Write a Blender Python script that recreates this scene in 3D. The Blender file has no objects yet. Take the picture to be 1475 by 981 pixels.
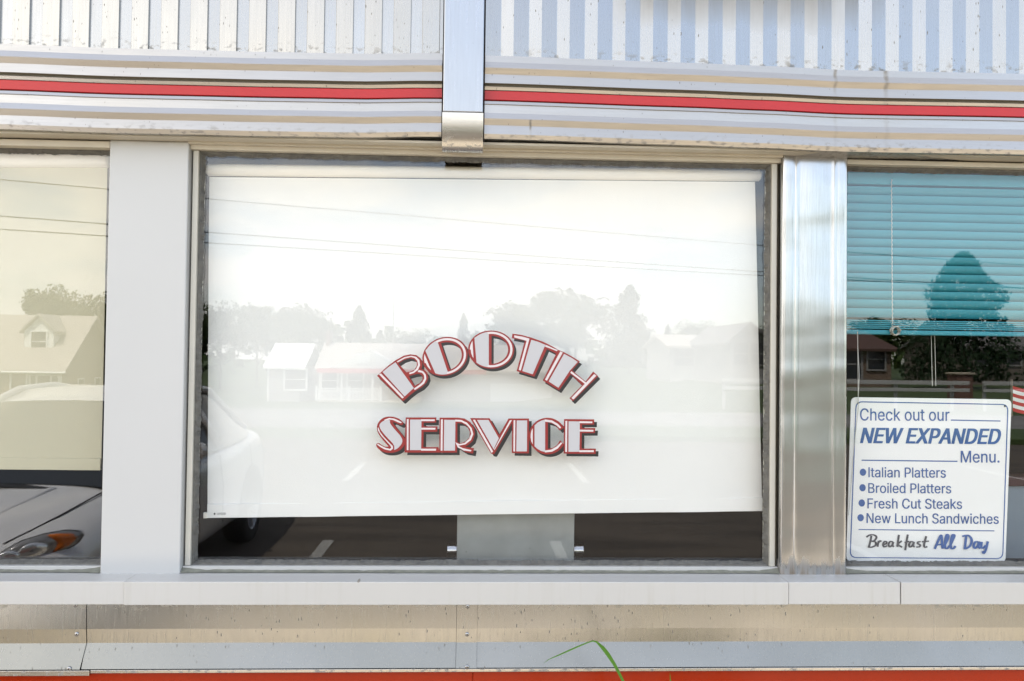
import bpy, bmesh, math, random
from math import radians, sin, cos, pi, tan, sqrt
from mathutils import Vector, Matrix, geometry
import mathutils.noise as mn

# ------------------------------------------------------------------ camera, sky, sun, exposure
S = bpy.context.scene
COL = S.collection
IW, IH, FPX = 1475.0, 981.0, 1200.0
CAM = Vector((0.0, -2.12, 1.66))
YAW, PITCH, ROLL = radians(2.5), radians(1.2), radians(0.72)
FWD = Vector((sin(YAW)*cos(PITCH), cos(YAW)*cos(PITCH), sin(PITCH)))
_r = Vector((cos(YAW), -sin(YAW), 0)); _u = _r.cross(FWD)
RGT = _r*cos(ROLL) + _u*sin(ROLL); UPV = -_r*sin(ROLL) + _u*cos(ROLL)
cam = bpy.data.objects.new('camera', bpy.data.cameras.new('camera')); COL.objects.link(cam)
cam.matrix_world = Matrix(((RGT.x, UPV.x, -FWD.x, CAM.x), (RGT.y, UPV.y, -FWD.y, CAM.y),
                           (RGT.z, UPV.z, -FWD.z, CAM.z), (0, 0, 0, 1)))
cam.data.sensor_width = 36; cam.data.lens = FPX/IW*36
cam.data.clip_start = 0.05; cam.data.clip_end = 3000
S.camera = cam

SUN_EL = radians(60); SUN_DIR = Vector((-.55*cos(SUN_EL), .835*cos(SUN_EL), sin(SUN_EL))).normalized()
world = bpy.data.worlds.new('World'); S.world = world; world.use_nodes = True
wn, wl = world.node_tree.nodes, world.node_tree.links
wn.clear()
w_out = wn.new('ShaderNodeOutputWorld'); w_bg = wn.new('ShaderNodeBackground')
sky = wn.new('ShaderNodeTexSky'); sky.sky_type = 'NISHITA'; sky.sun_disc = False
sky.sun_elevation = SUN_EL; sky.sun_rotation = math.atan2(SUN_DIR.x, SUN_DIR.y)
sky.air_density = 1.0; sky.dust_density = 1.2; sky.ozone_density = 1.5
w_bg.inputs['Strength'].default_value = 0.15
def wmath(op, a=None, b=None, c=None, clamp=False):
    n = wn.new('ShaderNodeMath'); n.operation = op; n.use_clamp = clamp
    for i, v in enumerate((a, b, c)):
        if v is None: continue
        if isinstance(v, (int, float)): n.inputs[i].default_value = v
        else: wl.new(v, n.inputs[i])
    return n.outputs[0]
wtc = wn.new('ShaderNodeTexCoord'); wsep = wn.new('ShaderNodeSeparateXYZ'); wl.new(wtc.outputs['Generated'], wsep.inputs[0])
zc = wmath('MAXIMUM', wsep.outputs['Z'], 0.0)
zz = wmath('ADD', zc, 0.22)
cmb = wn.new('ShaderNodeCombineXYZ')
wl.new(wmath('DIVIDE', wsep.outputs['X'], zz), cmb.inputs[0]); wl.new(wmath('DIVIDE', wsep.outputs['Y'], zz), cmb.inputs[1])
wl.new(wmath('MULTIPLY', zc, 3.0), cmb.inputs[2])
wno = wn.new('ShaderNodeTexNoise'); wno.inputs['Scale'].default_value = 1.15; wno.inputs['Detail'].default_value = 8; wno.inputs['Roughness'].default_value = .55
wl.new(cmb.outputs[0], wno.inputs['Vector'])
low = wmath('MULTIPLY', wmath('SUBTRACT', 0.30, zc), 0.42)              # more cloud towards the horizon
side = wmath('MULTIPLY', wsep.outputs['X'], -0.28)                      # and on the left
cov = wmath('ADD', wno.outputs['Fac'], wmath('ADD', low, side))
cr = wn.new('ShaderNodeValToRGB'); cr.color_ramp.elements[0].position = .53; cr.color_ramp.elements[1].position = .66
wl.new(cov, cr.inputs[0])
wmx = wn.new('ShaderNodeMix'); wmx.data_type = 'RGBA'
wl.new(cr.outputs[0], wmx.inputs['Factor']); whz = wn.new('ShaderNodeMix'); whz.data_type = 'RGBA'; whz.inputs['Factor'].default_value = .42; wl.new(sky.outputs[0], whz.inputs['A']); whz.inputs['B'].default_value = (3.4, 3.25, 3.0, 1)
wl.new(whz.outputs['Result'], wmx.inputs['A']); wmx.inputs['B'].default_value = (5.4, 5.25, 5.0, 1)
wl.new(wmx.outputs['Result'], w_bg.inputs['Color']); wl.new(w_bg.outputs[0], w_out.inputs['Surface'])

sl = bpy.data.lights.new('sun', 'SUN'); sl.energy = 2.8; sl.angle = radians(.55); sl.color = (1.0, .95, .87)
so = bpy.data.objects.new('sun', sl); COL.objects.link(so); so.location = (-20, 20, 40)
so.rotation_euler = (-SUN_DIR).to_track_quat('-Z', 'Y').to_euler()
S.view_settings.view_transform = 'Standard'; S.view_settings.look = 'None'
S.view_settings.exposure = 2.10; S.view_settings.gamma = 1.0; S.view_settings.use_curve_mapping = False
S.render.engine = 'CYCLES'
S.cycles.max_bounces = 10; S.cycles.transparent_max_bounces = 16; S.cycles.glossy_bounces = 6; S.cycles.diffuse_bounces = 4
S.cycles.caustics_reflective = False; S.cycles.caustics_refractive = False; S.cycles.sample_clamp_indirect = 8
S.cycles.use_denoising = True

def at(px, py, Y=0.0):
    """world (x, z) where the sight line of photo pixel (px, py) crosses the wall-parallel plane y = Y"""
    d = FWD + RGT*((px-IW/2)/FPX) + UPV*((IH/2-py)/FPX)
    p = CAM + d*((Y-CAM.y)/d.y)
    return p.x, p.z
def mir(px, py, D):
    """same for something mirrored in the glass (plane y = 0) and D metres in front of it"""
    x, z = at(px, py, D)
    return x, -D, z

# ------------------------------------------------------------------ materials
class NT:
    def __init__(s, name):
        s.m = bpy.data.materials.new(name); s.m.use_nodes = True
        s.n, s.l = s.m.node_tree.nodes, s.m.node_tree.links
        s.b = s.n['Principled BSDF']; s.out = s.n['Material Output']
        s.tc = s.n.new('ShaderNodeTexCoord')
    def put(s, sock, v):
        if isinstance(v, (int, float)): sock.default_value = v
        elif isinstance(v, tuple): sock.default_value = v if len(v) == len(sock.default_value) else (*v, 1)
        else: s.l.new(v, sock)
    def math(s, op, a, b=None, clamp=False):
        n = s.n.new('ShaderNodeMath'); n.operation = op; n.use_clamp = clamp
        s.put(n.inputs[0], a)
        if b is not None: s.put(n.inputs[1], b)
        return n.outputs[0]
    def co(s, scale=(1, 1, 1), loc=(0, 0, 0)):
        n = s.n.new('ShaderNodeMapping'); n.inputs['Scale'].default_value = scale; n.inputs['Location'].default_value = loc
        s.l.new(s.tc.outputs['Object'], n.inputs['Vector']); return n.outputs[0]
    def noise(s, scale, detail=4, vec=None, rough=.5):
        n = s.n.new('ShaderNodeTexNoise'); n.inputs['Scale'].default_value = scale; n.inputs['Detail'].default_value = detail
        n.inputs['Roughness'].default_value = rough
        s.l.new(vec if vec is not None else s.tc.outputs['Object'], n.inputs['Vector']); return n.outputs['Fac']
    def vor(s, scale, vec=None, rand=1.0):
        n = s.n.new('ShaderNodeTexVoronoi'); n.inputs['Scale'].default_value = scale; n.inputs['Randomness'].default_value = rand
        s.l.new(vec if vec is not None else s.tc.outputs['Object'], n.inputs['Vector']); return n
    def ramp(s, fac, a, b, ca=0.0, cb=1.0):
        n = s.n.new('ShaderNodeMapRange'); n.inputs['From Min'].default_value = a; n.inputs['From Max'].default_value = b
        n.inputs['To Min'].default_value = ca; n.inputs['To Max'].default_value = cb
        s.l.new(fac, n.inputs['Value']); return n.outputs[0]
    def mix(s, f, a, b):
        n = s.n.new('ShaderNodeMix'); n.data_type = 'RGBA'
        s.put(n.inputs['Factor'], f); s.put(n.inputs['A'], a); s.put(n.inputs['B'], b); return n.outputs['Result']
    def bump(s, h, strength=.1, dist=.01):
        n = s.n.new('ShaderNodeBump'); n.inputs['Strength'].default_value = strength; n.inputs['Distance'].default_value = dist
        s.l.new(h, n.inputs['Height']); s.l.new(n.outputs[0], s.b.inputs['Normal'])
    def pos(s):
        n = s.n.new('ShaderNodeSeparateXYZ'); s.l.new(s.tc.outputs['Object'], n.inputs[0]); return n.outputs
    def base(s, c, rough=.5, metal=0.0, spec=.5):
        s.put(s.b.inputs['Base Color'], c); s.put(s.b.inputs['Roughness'], rough); s.put(s.b.inputs['Metallic'], metal)
        s.put(s.b.inputs['Specular IOR Level'], spec)

def flecks(t, scale, vec, thr, size):
    """mask of small separate dirt flecks"""
    v = t.vor(scale, vec)
    sp = t.n.new('ShaderNodeSeparateColor'); t.l.new(v.outputs['Color'], sp.inputs[0])
    on = t.math('GREATER_THAN', sp.outputs[0], thr)
    rad = t.math('MULTIPLY', sp.outputs[1], size)
    d = t.math('LESS_THAN', t.math('ADD', v.outputs['Distance'], t.math('MULTIPLY', t.noise(scale*3, 2, vec), .25)), t.math('ADD', rad, .12))
    return t.math('MULTIPLY', on, d)

def plain(name, c, rough=.5, metal=0.0, spec=.5, var=0.0, vs=6.0):
    t = NT(name)
    if var:
        f = t.noise(vs, 5)
        t.base(t.mix(f, tuple(x*(1-var) for x in c), tuple(min(1, x*(1+var)) for x in c)), rough, metal, spec)
    else: t.base(c, rough, metal, spec)
    return t.m

def metal_mat(name, c, rough, fleck=.62, edge=None, brush=(2, 2, 60), tarnish=(.40, .36, .30), wob=.15, seed=0.0, fsz=.20, dim_below=None, top_brown=None, drips=(), fscale=150):
    t = NT(name)
    br = t.noise(9, 5, t.co(brush, (seed, 0, 0)))
    big = t.noise(2.2, 4, t.co((1, 1, 1), (seed, 3, 0)))
    col = t.mix(t.ramp(big, .35, .75), c, tuple(a*.5+b*.5 for a, b in zip(c, tarnish)))
    col = t.mix(t.ramp(br, .3, .7, 0, .35), col, tuple(x*.86 for x in c))
    fv = t.co((1.0, .3, .30), (seed, 0, 0)); fv.node.inputs['Rotation'].default_value = (0, radians(28), 0)
    dens = t.ramp(t.noise(1.6, 3, t.co((1, 1, 1), (seed+7, 0, 0))), .3, .7, .93, fleck)
    v = t.vor(fscale, fv)
    sp = t.n.new('ShaderNodeSeparateColor'); t.l.new(v.outputs['Color'], sp.inputs[0])
    on = t.math('GREATER_THAN', sp.outputs[0], dens)
    dd = t.math('LESS_THAN', t.math('ADD', v.outputs['Distance'], t.math('MULTIPLY', t.noise(300, 2, fv), .4)), t.math('ADD', t.math('MULTIPLY', sp.outputs[1], fsz), .19))
    dirt = t.math('MULTIPLY', on, dd)
    if edge:
        z0, z1 = edge                                             # grime collected between these heights
        z = t.pos()[2]
        e = t.math('MULTIPLY', t.ramp(z, z1, z0), t.ramp(t.noise(60, 5, t.co((1, 1, 1.6))), .54, .66))
        dirt = t.math('MAXIMUM', dirt, t.math('MULTIPLY', e, .75), True)
    if dim_below:                                                     # colour dulled below this height, standing in for a dimmer sky reflection
        dim_ = t.math('MULTIPLY', t.ramp(t.pos()[2], dim_below+.0008, dim_below-.0008), t.ramp(t.noise(5, 5, t.co((1, 1, .6), (seed, 0, 0))), .25, .75, .65, .92))
        col = t.mix(dim_, col, (.225, .222, .20)); facet_dim = dim_
    p_ = t.pos()
    if top_brown:                                                      # browner and darker towards the top, between two heights and two x
        za, zb, xa_, xb_ = top_brown
        dk_ = t.math('MULTIPLY', t.ramp(t.math('ADD', p_[2], t.math('MULTIPLY', t.noise(22, 4, t.co((1, 1, .4))), .05)), za, zb), t.math('MULTIPLY', t.ramp(p_[0], xa_, xa_+.12), t.ramp(p_[0], xb_, xb_-.12)))
        dirt = t.math('MAXIMUM', dirt, t.math('MULTIPLY', dk_, .55), True)
    for dx_, w_, za, zb in drips:                                 # run marks
        dd_ = t.math('ABSOLUTE', t.math('SUBTRACT', t.math('ADD', p_[0], t.math('MULTIPLY', t.noise(35, 3, t.co((.2, 1, 1))), .006)), dx_))
        m_ = t.math('MULTIPLY', t.ramp(dd_, w_, w_*.2), t.math('MULTIPLY', t.math('LESS_THAN', p_[2], zb), t.ramp(p_[2], za, zb-.02, .15, .8)))
        dirt = t.math('MAXIMUM', dirt, t.math('MULTIPLY', m_, t.ramp(t.noise(70, 3), .3, .6, .4, 1)), True)
    dcol = t.mix(t.math('MULTIPLY', dirt, .72), col, (.10, .085, .06))
    t.base(dcol, t.math('ADD', t.ramp(br, .2, .8, rough*.8, rough*1.25), t.math('MULTIPLY', dirt, .4)), t.math('SUBTRACT', 1.0, t.math('MAXIMUM', t.math('MULTIPLY', dirt, .9), t.math('MULTIPLY', facet_dim, .45) if dim_below else 0.0)))
    t.bump(t.math('ADD', t.math('MULTIPLY', t.noise(1.3, 2, t.co((1, 1, 2.0), (seed, 0, 0))), 1.0), t.math('MULTIPLY', br, .004)), wob, .06)
    return t.m

M = {}
M['corr'] = metal_mat('weathered ribbed aluminium', (.355, .35, .335), .26, .10, (2.385, 2.425), (30, 30, 1), wob=.05, fsz=.30, fscale=175)
M['corr2'] = metal_mat('cloud bright ribbed aluminium', (.41, .40, .38), .26, .45, (2.385, 2.425), (30, 30, 1), wob=.05, fsz=.2, fscale=185, top_brown=(2.50, 2.59, .30, .95), seed=2)  # paler copy for the narrow faces, bright cloud reflection put into the colour
M['corr3'] = metal_mat('sky darkened ribbed aluminium', (.32, .325, .33), .26, .16, (2.385, 2.425), (30, 30, 1), wob=.05, fsz=.30, fscale=175, top_brown=(2.515, 2.60, .34, 1.05), seed=4)  # darker copy for the right wide faces, blue sky reflection painted in
M['fascia'] = metal_mat('brushed aluminium trim', (.43, .412, .385), .34, .30, (2.185, 2.215), (1.5, 30, 30), wob=.06, seed=3, drips=((.887, .006, 2.325, 2.392), (1.016, .008, 2.315, 2.39), (.13, .004, 2.21, 2.24)))
M['post'] = metal_mat('clean anodised aluminium', (.37, .385, .405), .30, .9, None, (20, 20, 1), wob=.03, seed=5)
M['bracket'] = metal_mat('worn stainless cap', (0.468, 0.45, 0.42), .24, .45, (2.155, 2.20), (1, 20, 20), wob=.04, seed=8)
M['band'] = metal_mat('stained stainless cladding', (.395, .385, .365), .24, .58, (1.075, 1.048), (30, 30, 1.2), wob=.10, fsz=.20, dim_below=at(700, 925.3, -.092)[1], tarnish=(.30, .28, .17), seed=11)
M['trim'] = plain('beige enamelled trim', (.50, .45, .36), .45, var=.15, vs=14)
M['white'] = None
t = NT('white enamelled metal')
z = t.pos()[2]
dr = t.math('MULTIPLY', t.ramp(t.noise(60, 3, t.co((1, 1, .06))), .52, .75), t.ramp(t.noise(2.4, 3), .45, .7))
c0 = t.mix(t.ramp(t.noise(1.7, 4), .3, .7), (.50, .488, .462), (.47, .458, .43))
c1 = t.mix(t.math('MULTIPLY', dr, .6), c0, (.38, .36, .30))
t.base(t.mix(flecks(t, 26, t.co((1, .2, 1)), .965, .18), c1, (.25, .22, .17)), .38, 0, .5)
M['white'] = t.m
t = NT('white enamel with grimy head')
z = t.pos()[2]
g = t.math('MULTIPLY', t.ramp(z, 2.168, 2.196), t.ramp(t.noise(40, 4, t.co((1, 1, 1.6))), .42, .66))
t.base(t.mix(t.math('MULTIPLY', g, .55), t.mix(t.ramp(t.noise(1.7, 4), .3, .7), (.495, .492, .478), (.472, .47, .455)), (.30, .26, .18)), .34)
M['colwhite'] = t.m
# stainless column: gently dented mirror, rust drips at its foot
t = NT('dented polished stainless')
z = t.pos()[2]
drip = t.math('MULTIPLY', t.ramp(t.noise(75, 2, t.co((1, 1, .05))), .40, .58), t.ramp(t.math('ADD', z, t.math('MULTIPLY', t.noise(55, 2, t.co((1, 1, .05))), .06)), 1.195, 1.150))
br = t.noise(10, 4, t.co((50, 50, 1.2)))
sm = t.math('MULTIPLY', t.ramp(t.noise(14, 3), .62, .72), .35)
cc = t.mix(t.ramp(br, .3, .7), (.43, .43, .425), (.395, .39, .38))
cc = t.mix(sm, cc, (.36, .355, .34))
t.base(t.mix(t.math('MULTIPLY', drip, .8), cc, (.15, .105, .06)), t.math('ADD', t.ramp(br, .3, .7, .19, .24), t.math('MULTIPLY', drip, .5)), t.math('SUBTRACT', 1.0, t.math('MULTIPLY', drip, .8)))
t.bump(t.noise(3.4, 2, t.co((.55, 1, 1.4))), .20, .05)
M['colsteel'] = t.m
M['red'] = plain('glossy red enamel stripe', (.44, .010, .010), .35, var=.10, vs=5)
t = NT('red orange skirt enamel')
t.base(t.mix(t.noise(3, 5), (.36, .024, .002), (.30, .019, .002)), .16, 0, .18)
t.bump(t.noise(2.5, 2), .12, .03); M['skirt'] = t.m
t = NT('cracked grey sealant')
t.base(t.mix(t.noise(45, 6), (.045, .045, .043), (.19, .18, .155)), .8); t.bump(t.noise(60, 5), .8, .006); M['seal'] = t.m
M['caulk'] = plain('grimy caulk', (.17, .17, .135), .85, var=.5, vs=60)
M['gap'] = plain('dark recess paint', (.33, .29, .21), .6, var=.2)
M['sidebar'] = plain('cream window bar enamel', (.50, .475, .41), .4, var=.08, vs=12)
M['black'] = plain('matt black', (.012, .012, .013), .6)
M['groove'] = plain('grimy groove', (.20, .175, .13), .8)
# glass: real two faced pane, partly mirror
def glass_mat(name, r0, tint):
    t = NT(name); t.n.remove(t.b)
    tr = t.n.new('ShaderNodeBsdfTransparent'); tr.inputs[0].default_value = (*tint, 1)
    gl = t.n.new('ShaderNodeBsdfGlossy'); gl.inputs['Roughness'].default_value = 0.0; gl.inputs['Color'].default_value = (1, 1, 1, 1)
    lw = t.n.new('ShaderNodeLayerWeight'); lw.inputs['Blend'].default_value = .5
    f = t.math('ADD', r0, t.math('MULTIPLY', t.math('POWER', lw.outputs['Facing'], 5.0), 1-r0))
    bp = t.n.new('ShaderNodeBump'); bp.inputs['Strength'].default_value = .02; bp.inputs['Distance'].default_value = .02
    t.l.new(t.noise(1.1, 1), bp.inputs['Height']); t.l.new(bp.outputs[0], gl.inputs['Normal'])
    mx = t.n.new('ShaderNodeMixShader'); t.l.new(f, mx.inputs[0]); t.l.new(tr.outputs[0], mx.inputs[1]); t.l.new(gl.outputs[0], mx.inputs[2])
    t.l.new(mx.outputs[0], t.out.inputs['Surface']); return t.m
M['glass'] = glass_mat('window glass', .044, (.985, .99, .985))
M['glass2'] = glass_mat('doubled window glass', .055, (.985, .99, .985))
def fabric(name, c, tr=.15):
    t = NT(name)
    wv = t.noise(420, 2)
    t.base(t.mix(t.ramp(t.noise(3, 4), .3, .7), c, tuple(x*.96 for x in c)), .85, 0, .1)
    t.bump(t.math('ADD', t.math('MULTIPLY', wv, .03), t.noise(3.2, 3, t.co((1, 1, .45)))), .35, .03); return t.m
M['shade'] = fabric('white vinyl roller fabric', (.815, .80, .772))
M['shade2'] = fabric('cream vinyl roller fabric', (.55, .505, .365))
M['tube'] = plain('cream tube cover', (.84, .79, .71), .5)
M['blind'] = plain('teal painted slat', (.032, .25, .315), .4, var=.1, vs=9)
M['cord'] = plain('off white cord', (.55, .53, .48), .8)
M['sign'] = plain('white sign plastic', (.80, .795, .78), .3, var=.03)
M['blue'] = plain('blue print', (.035, .10, .30), .4, var=.25, vs=9)
M['ink'] = plain('grey brush lettering', (.07, .07, .08), .6, var=.6, vs=160)
M['L_red'] = plain('dark red sign paint', (.24, .013, .011), .4, var=.1, vs=20)
M['L_blk'] = plain('black sign paint', (.012, .011, .011), .35)
M['L_lav'] = plain('silver lilac sign paint', (.46, .45, .455), .4, var=.03)
M['L_wht'] = plain('white sign paint', (.62, .55, .54), .4)
M['chrome'] = plain('chrome', (.38, .38, .39), .08, 1.0)
t = NT('speckled grey laminate')
t.base(t.mix(t.math('MAXIMUM', flecks(t, 60, t.co(), .93, .2), t.ramp(t.noise(14, 5), .3, .7, 0, .4)), (.27, .28, .265), (.15, .15, .14)), .35); M['lam'] = t.m
M['dark'] = plain('dark interior', (.030, .026, .022), .7, var=.3)
M['brown'] = plain('dark brown panelling', (.040, .024, .016), .5, var=.4)
M['seat'] = plain('dark red booth vinyl', (.06, .012, .012), .35)
# outdoors
t = NT('concrete apron')
t.base(t.mix(t.noise(1.2, 8), (.44, .38, .29), (.36, .315, .245)), .85); t.bump(t.noise(90, 4), .3, .004); M['concrete'] = t.m
t = NT('asphalt')
t.base(t.mix(t.math('ADD', t.math('MULTIPLY', t.ramp(t.noise(.9, 7, t.co((.5, 2.5, 1))), .3, .7), .7), t.math('MULTIPLY', t.noise(40, 4), .4)), (.026, .020, .014), (.105, .084, .062)), .9); M['asphalt'] = t.m
M['road'] = plain('pale worn road', (.17, .165, .155), .9, var=.2, vs=1.2)
M['line'] = plain('worn white road paint', (.30, .29, .265), .8, var=.35, vs=25)
t = NT('grass')
t.base(t.mix(t.noise(.6, 8), (.026, .055, .010), (.06, .085, .020)), .9); M['grass'] = t.m
def leaf(name, a, b):
    t = NT(name); t.base(t.mix(t.noise(.9, 5), a, b), .7, 0, .2); return t.m
M['leaf'] = leaf('broadleaf foliage', (.022, .048, .009), (.055, .085, .02))
M['leaf2'] = leaf('conifer foliage', (.010, .028, .010), (.026, .05, .02))
M['bark'] = plain('bark', (.09, .065, .045), .9, var=.3)
def brick_mat(name, a, b, mortar, s=4.0):
    t = NT(name); n = t.n.new('ShaderNodeTexBrick'); t.l.new(t.co((1, 1, 1)), n.inputs['Vector'])
    p = t.pos(); cm = t.n.new('ShaderNodeCombineXYZ'); t.l.new(t.math('ADD', p[0], p[1]), cm.inputs[0]); t.l.new(p[2], cm.inputs[1]); t.l.new(cm.outputs[0], n.inputs['Vector'])
    n.inputs['Scale'].default_value = s; n.inputs['Color1'].default_value = (*a, 1); n.inputs['Color2'].default_value = (*b, 1); n.inputs['Mortar'].default_value = (*mortar, 1)
    t.base(n.outputs['Color'], .9); return t.m
M['brick'] = brick_mat('brown brick', (.15, .095, .065), (.19, .125, .085), (.24, .22, .19))
M['brick2'] = brick_mat('red brick', (.13, .055, .038), (.16, .075, .05), (.18, .15, .13))
def lap(name, c):
    t = NT(name); w = t.n.new('ShaderNodeTexWave'); w.bands_direction = 'Z'; w.inputs['Scale'].default_value = 1.6
    t.l.new(t.tc.outputs['Object'], w.inputs['Vector']); t.base(t.mix(t.ramp(w.outputs['Fac'], 0, .25), tuple(x*.75 for x in c), c), .6); return t.m
M['siding'] = lap('pale lap siding', (.70, .70, .67))
M['siding2'] = lap('grey lap siding', (.30, .29, .28))
M['siding3'] = lap('tan lap siding', (.16, .135, .11))
M['shingle'] = plain('pale roof shingles', (.40, .36, .32), .9, var=.25, vs=4)
M['shingle2'] = plain('dark roof shingles', (.14, .13, .125), .9, var=.25, vs=4)
M['rooftile'] = plain('dark reddish roof tiles', (.085, .045, .034), .9, var=.3, vs=4)
M['hwhite'] = plain('white house paint', (.80, .80, .78), .5)
M['pane'] = plain('dark house window', (.03, .035, .04), .08)
M['awn'] = plain('red porch fascia', (.55, .05, .05), .5)
M['wood'] = plain('weathered pole wood', (.14, .11, .085), .9, var=.3)
M['wire'] = plain('black cable', (.02, .02, .02), .6)
t = NT('silver car paint'); t.base((.66, .645, .63), .30, .22); t.b.inputs['Coat Weight'].default_value = 1; t.b.inputs['Coat Roughness'].default_value = .03; M['paint'] = t.m
M['cglass'] = plain('tinted car glass', (.02, .022, .022), .03, 0, .8)
M['tyre'] = plain('tyre rubber', (.02, .02, .02), .8)
M['rim'] = plain('alloy rim', (.45, .45, .46), .3, .9)
M['grille'] = plain('black grille', (.015, .015, .016), .4)
t = NT('headlight lens'); t.base((.26, .26, .265), .05, .3); M['lens'] = t.m
M['refl'] = plain('lamp reflector', (.80, .80, .80), .12, .75)
M['bezel'] = plain('lamp bezel', (.10, .10, .105), .25, .3)
M['amber'] = plain('amber lens', (.52, .13, .015), .08)
M['blade'] = leaf('grass blade green', (.06, .16, .015), (.10, .22, .03))
M['fred'] = plain('flag red', (.45, .02, .03), .8); M['fwhite'] = plain('flag white', (.75, .75, .74), .8); M['fblue'] = plain('flag blue', (.02, .03, .15), .8)
M['rail'] = plain('weathered pale guard rail', (.42, .42, .40), .6)

# ------------------------------------------------------------------ builders
class MB:
    def __init__(s): s.v, s.f, s.mi = [], [], []
    def add(s, vs, fs, mi=0):
        o = len(s.v); s.v += [tuple(v) for v in vs]; s.f += [tuple(i+o for i in f) for f in fs]; s.mi += [mi]*len(fs)
    def box(s, x0, x1, y0, y1, z0, z1, mi=0):
        vs = [(x, y, z) for x in (x0, x1) for y in (y0, y1) for z in (z0, z1)]
        s.add(vs, [(0, 1, 3, 2), (4, 6, 7, 5), (0, 4, 5, 1), (2, 3, 7, 6), (0, 2, 6, 4), (1, 5, 7, 3)], mi)
    def quad(s, a, b, c, d, mi=0): s.add([a, b, c, d], [(0, 1, 2, 3)], mi)
    def prism(s, poly, ext, mi=0):
        """poly: list of 3d points of one planar face, pushed out by the vector ext"""
        n = len(poly); e = Vector(ext); vs = [Vector(p) for p in poly]; vs += [v+e for v in vs]
        s.add(vs, [tuple(range(n))[::-1], tuple(range(n, 2*n))] + [(i, (i+1) % n, (i+1) % n+n, i+n) for i in range(n)], mi)
    def tube(s, pts, r, n=8, mi=0, cap=True):
        pts = [Vector(p) for p in pts]; rs = r if isinstance(r, (list, tuple)) else [r]*len(pts)
        vs = []; ref = None
        for i, p in enumerate(pts):
            d = (pts[min(i+1, len(pts)-1)]-pts[max(i-1, 0)]).normalized()
            if ref is None: ref = Vector((0, 0, 1)) if abs(d.z) < .9 else Vector((1, 0, 0))
            a = d.cross(ref)
            if a.length < 1e-6: a = d.orthogonal()
            a.normalize(); b = a.cross(d).normalized()
            vs += [p+a*(cos(2*pi*k/n)*rs[i])+b*(sin(2*pi*k/n)*rs[i]) for k in range(n)]
        fs = [(i*n+k, i*n+(k+1) % n, (i+1)*n+(k+1) % n, (i+1)*n+k) for i in range(len(pts)-1) for k in range(n)]
        if cap: fs += [tuple(range(n))[::-1], tuple(range((len(pts)-1)*n, len(pts)*n))]
        s.add(vs, fs, mi)
    def grid(s, rows, mi=0, closed=False):
        m = len(rows[0]); vs = [p for r in rows for p in r]; q = m if closed else m-1
        s.add(vs, [(i*m+k, i*m+(k+1) % m, (i+1)*m+(k+1) % m, (i+1)*m+k) for i in range(len(rows)-1) for k in range(q)], mi)
    def build(s, name, mats, parent=None, smooth=False, bevel=0.0, origin=None, recalc=True, sub=0, label=None):
        me = bpy.data.meshes.new(name)
        o3 = Vector(origin) if origin else Vector((0, 0, 0))
        me.from_pydata([tuple(Vector(v)-o3) for v in s.v], [], s.f)
        for m in (mats if isinstance(mats, (list, tuple)) else [mats]): me.materials.append(m)
        me.polygons.foreach_set('material_index', s.mi)
        if recalc:
            bm = bmesh.new(); bm.from_mesh(me); bmesh.ops.recalc_face_normals(bm, faces=bm.faces); bm.to_mesh(me); bm.free()
        if smooth: me.polygons.foreach_set('use_smooth', [True]*len(me.polygons))
        ob = bpy.data.objects.new(name, me); COL.objects.link(ob); ob.location = o3
        if parent is not None:
            ob.parent = parent; ob.location = o3 - (world_loc(parent))
        if bevel:
            b = ob.modifiers.new('bevel', 'BEVEL'); b.width = bevel; b.segments = 2; b.limit_method = 'ANGLE'; b.angle_limit = radians(40)
        if sub:
            u = ob.modifiers.new('sub', 'SUBSURF'); u.levels = sub; u.render_levels = sub
        if label: ob['label'] = label
        return ob
def world_loc(o):
    p = Vector((0, 0, 0))
    while o is not None: p += o.location; o = o.parent
    return p
def tag(o, label=None, cat=None, group=None, kind=None):
    for k, v in (('label', label), ('category', cat), ('group', group), ('kind', kind)):
        if v: o[k] = v
    return o
def thing(name, loc, label, cat, group=None):
    o = bpy.data.objects.new(name, None); COL.objects.link(o); o.location = loc; o.empty_display_size = .1
    return tag(o, label, cat, group)
def copy_tree(o, parent=None):
    c = o.copy(); COL.objects.link(c)
    if parent is not None: c.parent = parent
    for ch in list(o.children): copy_tree(ch, c)
    return c
def interp(tab, x):
    if x <= tab[0][0]: return tab[0][1]
    for (a, va), (b, vb) in zip(tab, tab[1:]):
        if x <= b:
            u = (x-a)/(b-a); u = u*u*(3-2*u); return va+(vb-va)*u
    return tab[-1][1]
def frange(a, b, st):
    n = max(1, int(round((b-a)/st))); return [a+(b-a)*i/n for i in range(n+1)]

# ------------------------------------------------------------------ ground
def terrain(x, y):
    d = -y
    u = min(1, max(0, (d-24)/30)); u = u*u*(3-2*u)
    r = min(1, max(0, (x-2)/14)); r = r*r*(3-2*r)
    return u*(-1.75*(1-r) + .25*r)
xs = [-500, -300, -150, -80, -50, -35, -25, -18, -12, -8, -4, 0, 3, 6, 9, 12, 15, 18, 24, 32, 45, 70, 120, 300, 500]
ys = [400, 120, 30, 0, -24, -27, -30, -33, -36, -39, -42, -45, -48, -51, -54, -60, -80, -120, -200, -350, -600]
g = MB(); g.grid([[(x, y, terrain(x, y)) for x in xs] for y in ys])
tag(g.build('ground', M['grass'], smooth=True), kind='structure')
g = MB(); g.quad((-40, -.02, .004), (40, -.02, .004), (40, -4.1, .004), (-40, -4.1, .004)); tag(g.build('sidewalk', M['concrete']), kind='structure')
g = MB(); g.quad((-40, -4.1, .004), (40, -4.1, .004), (40, -14.6, .004), (-40, -14.6, .004))
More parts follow.
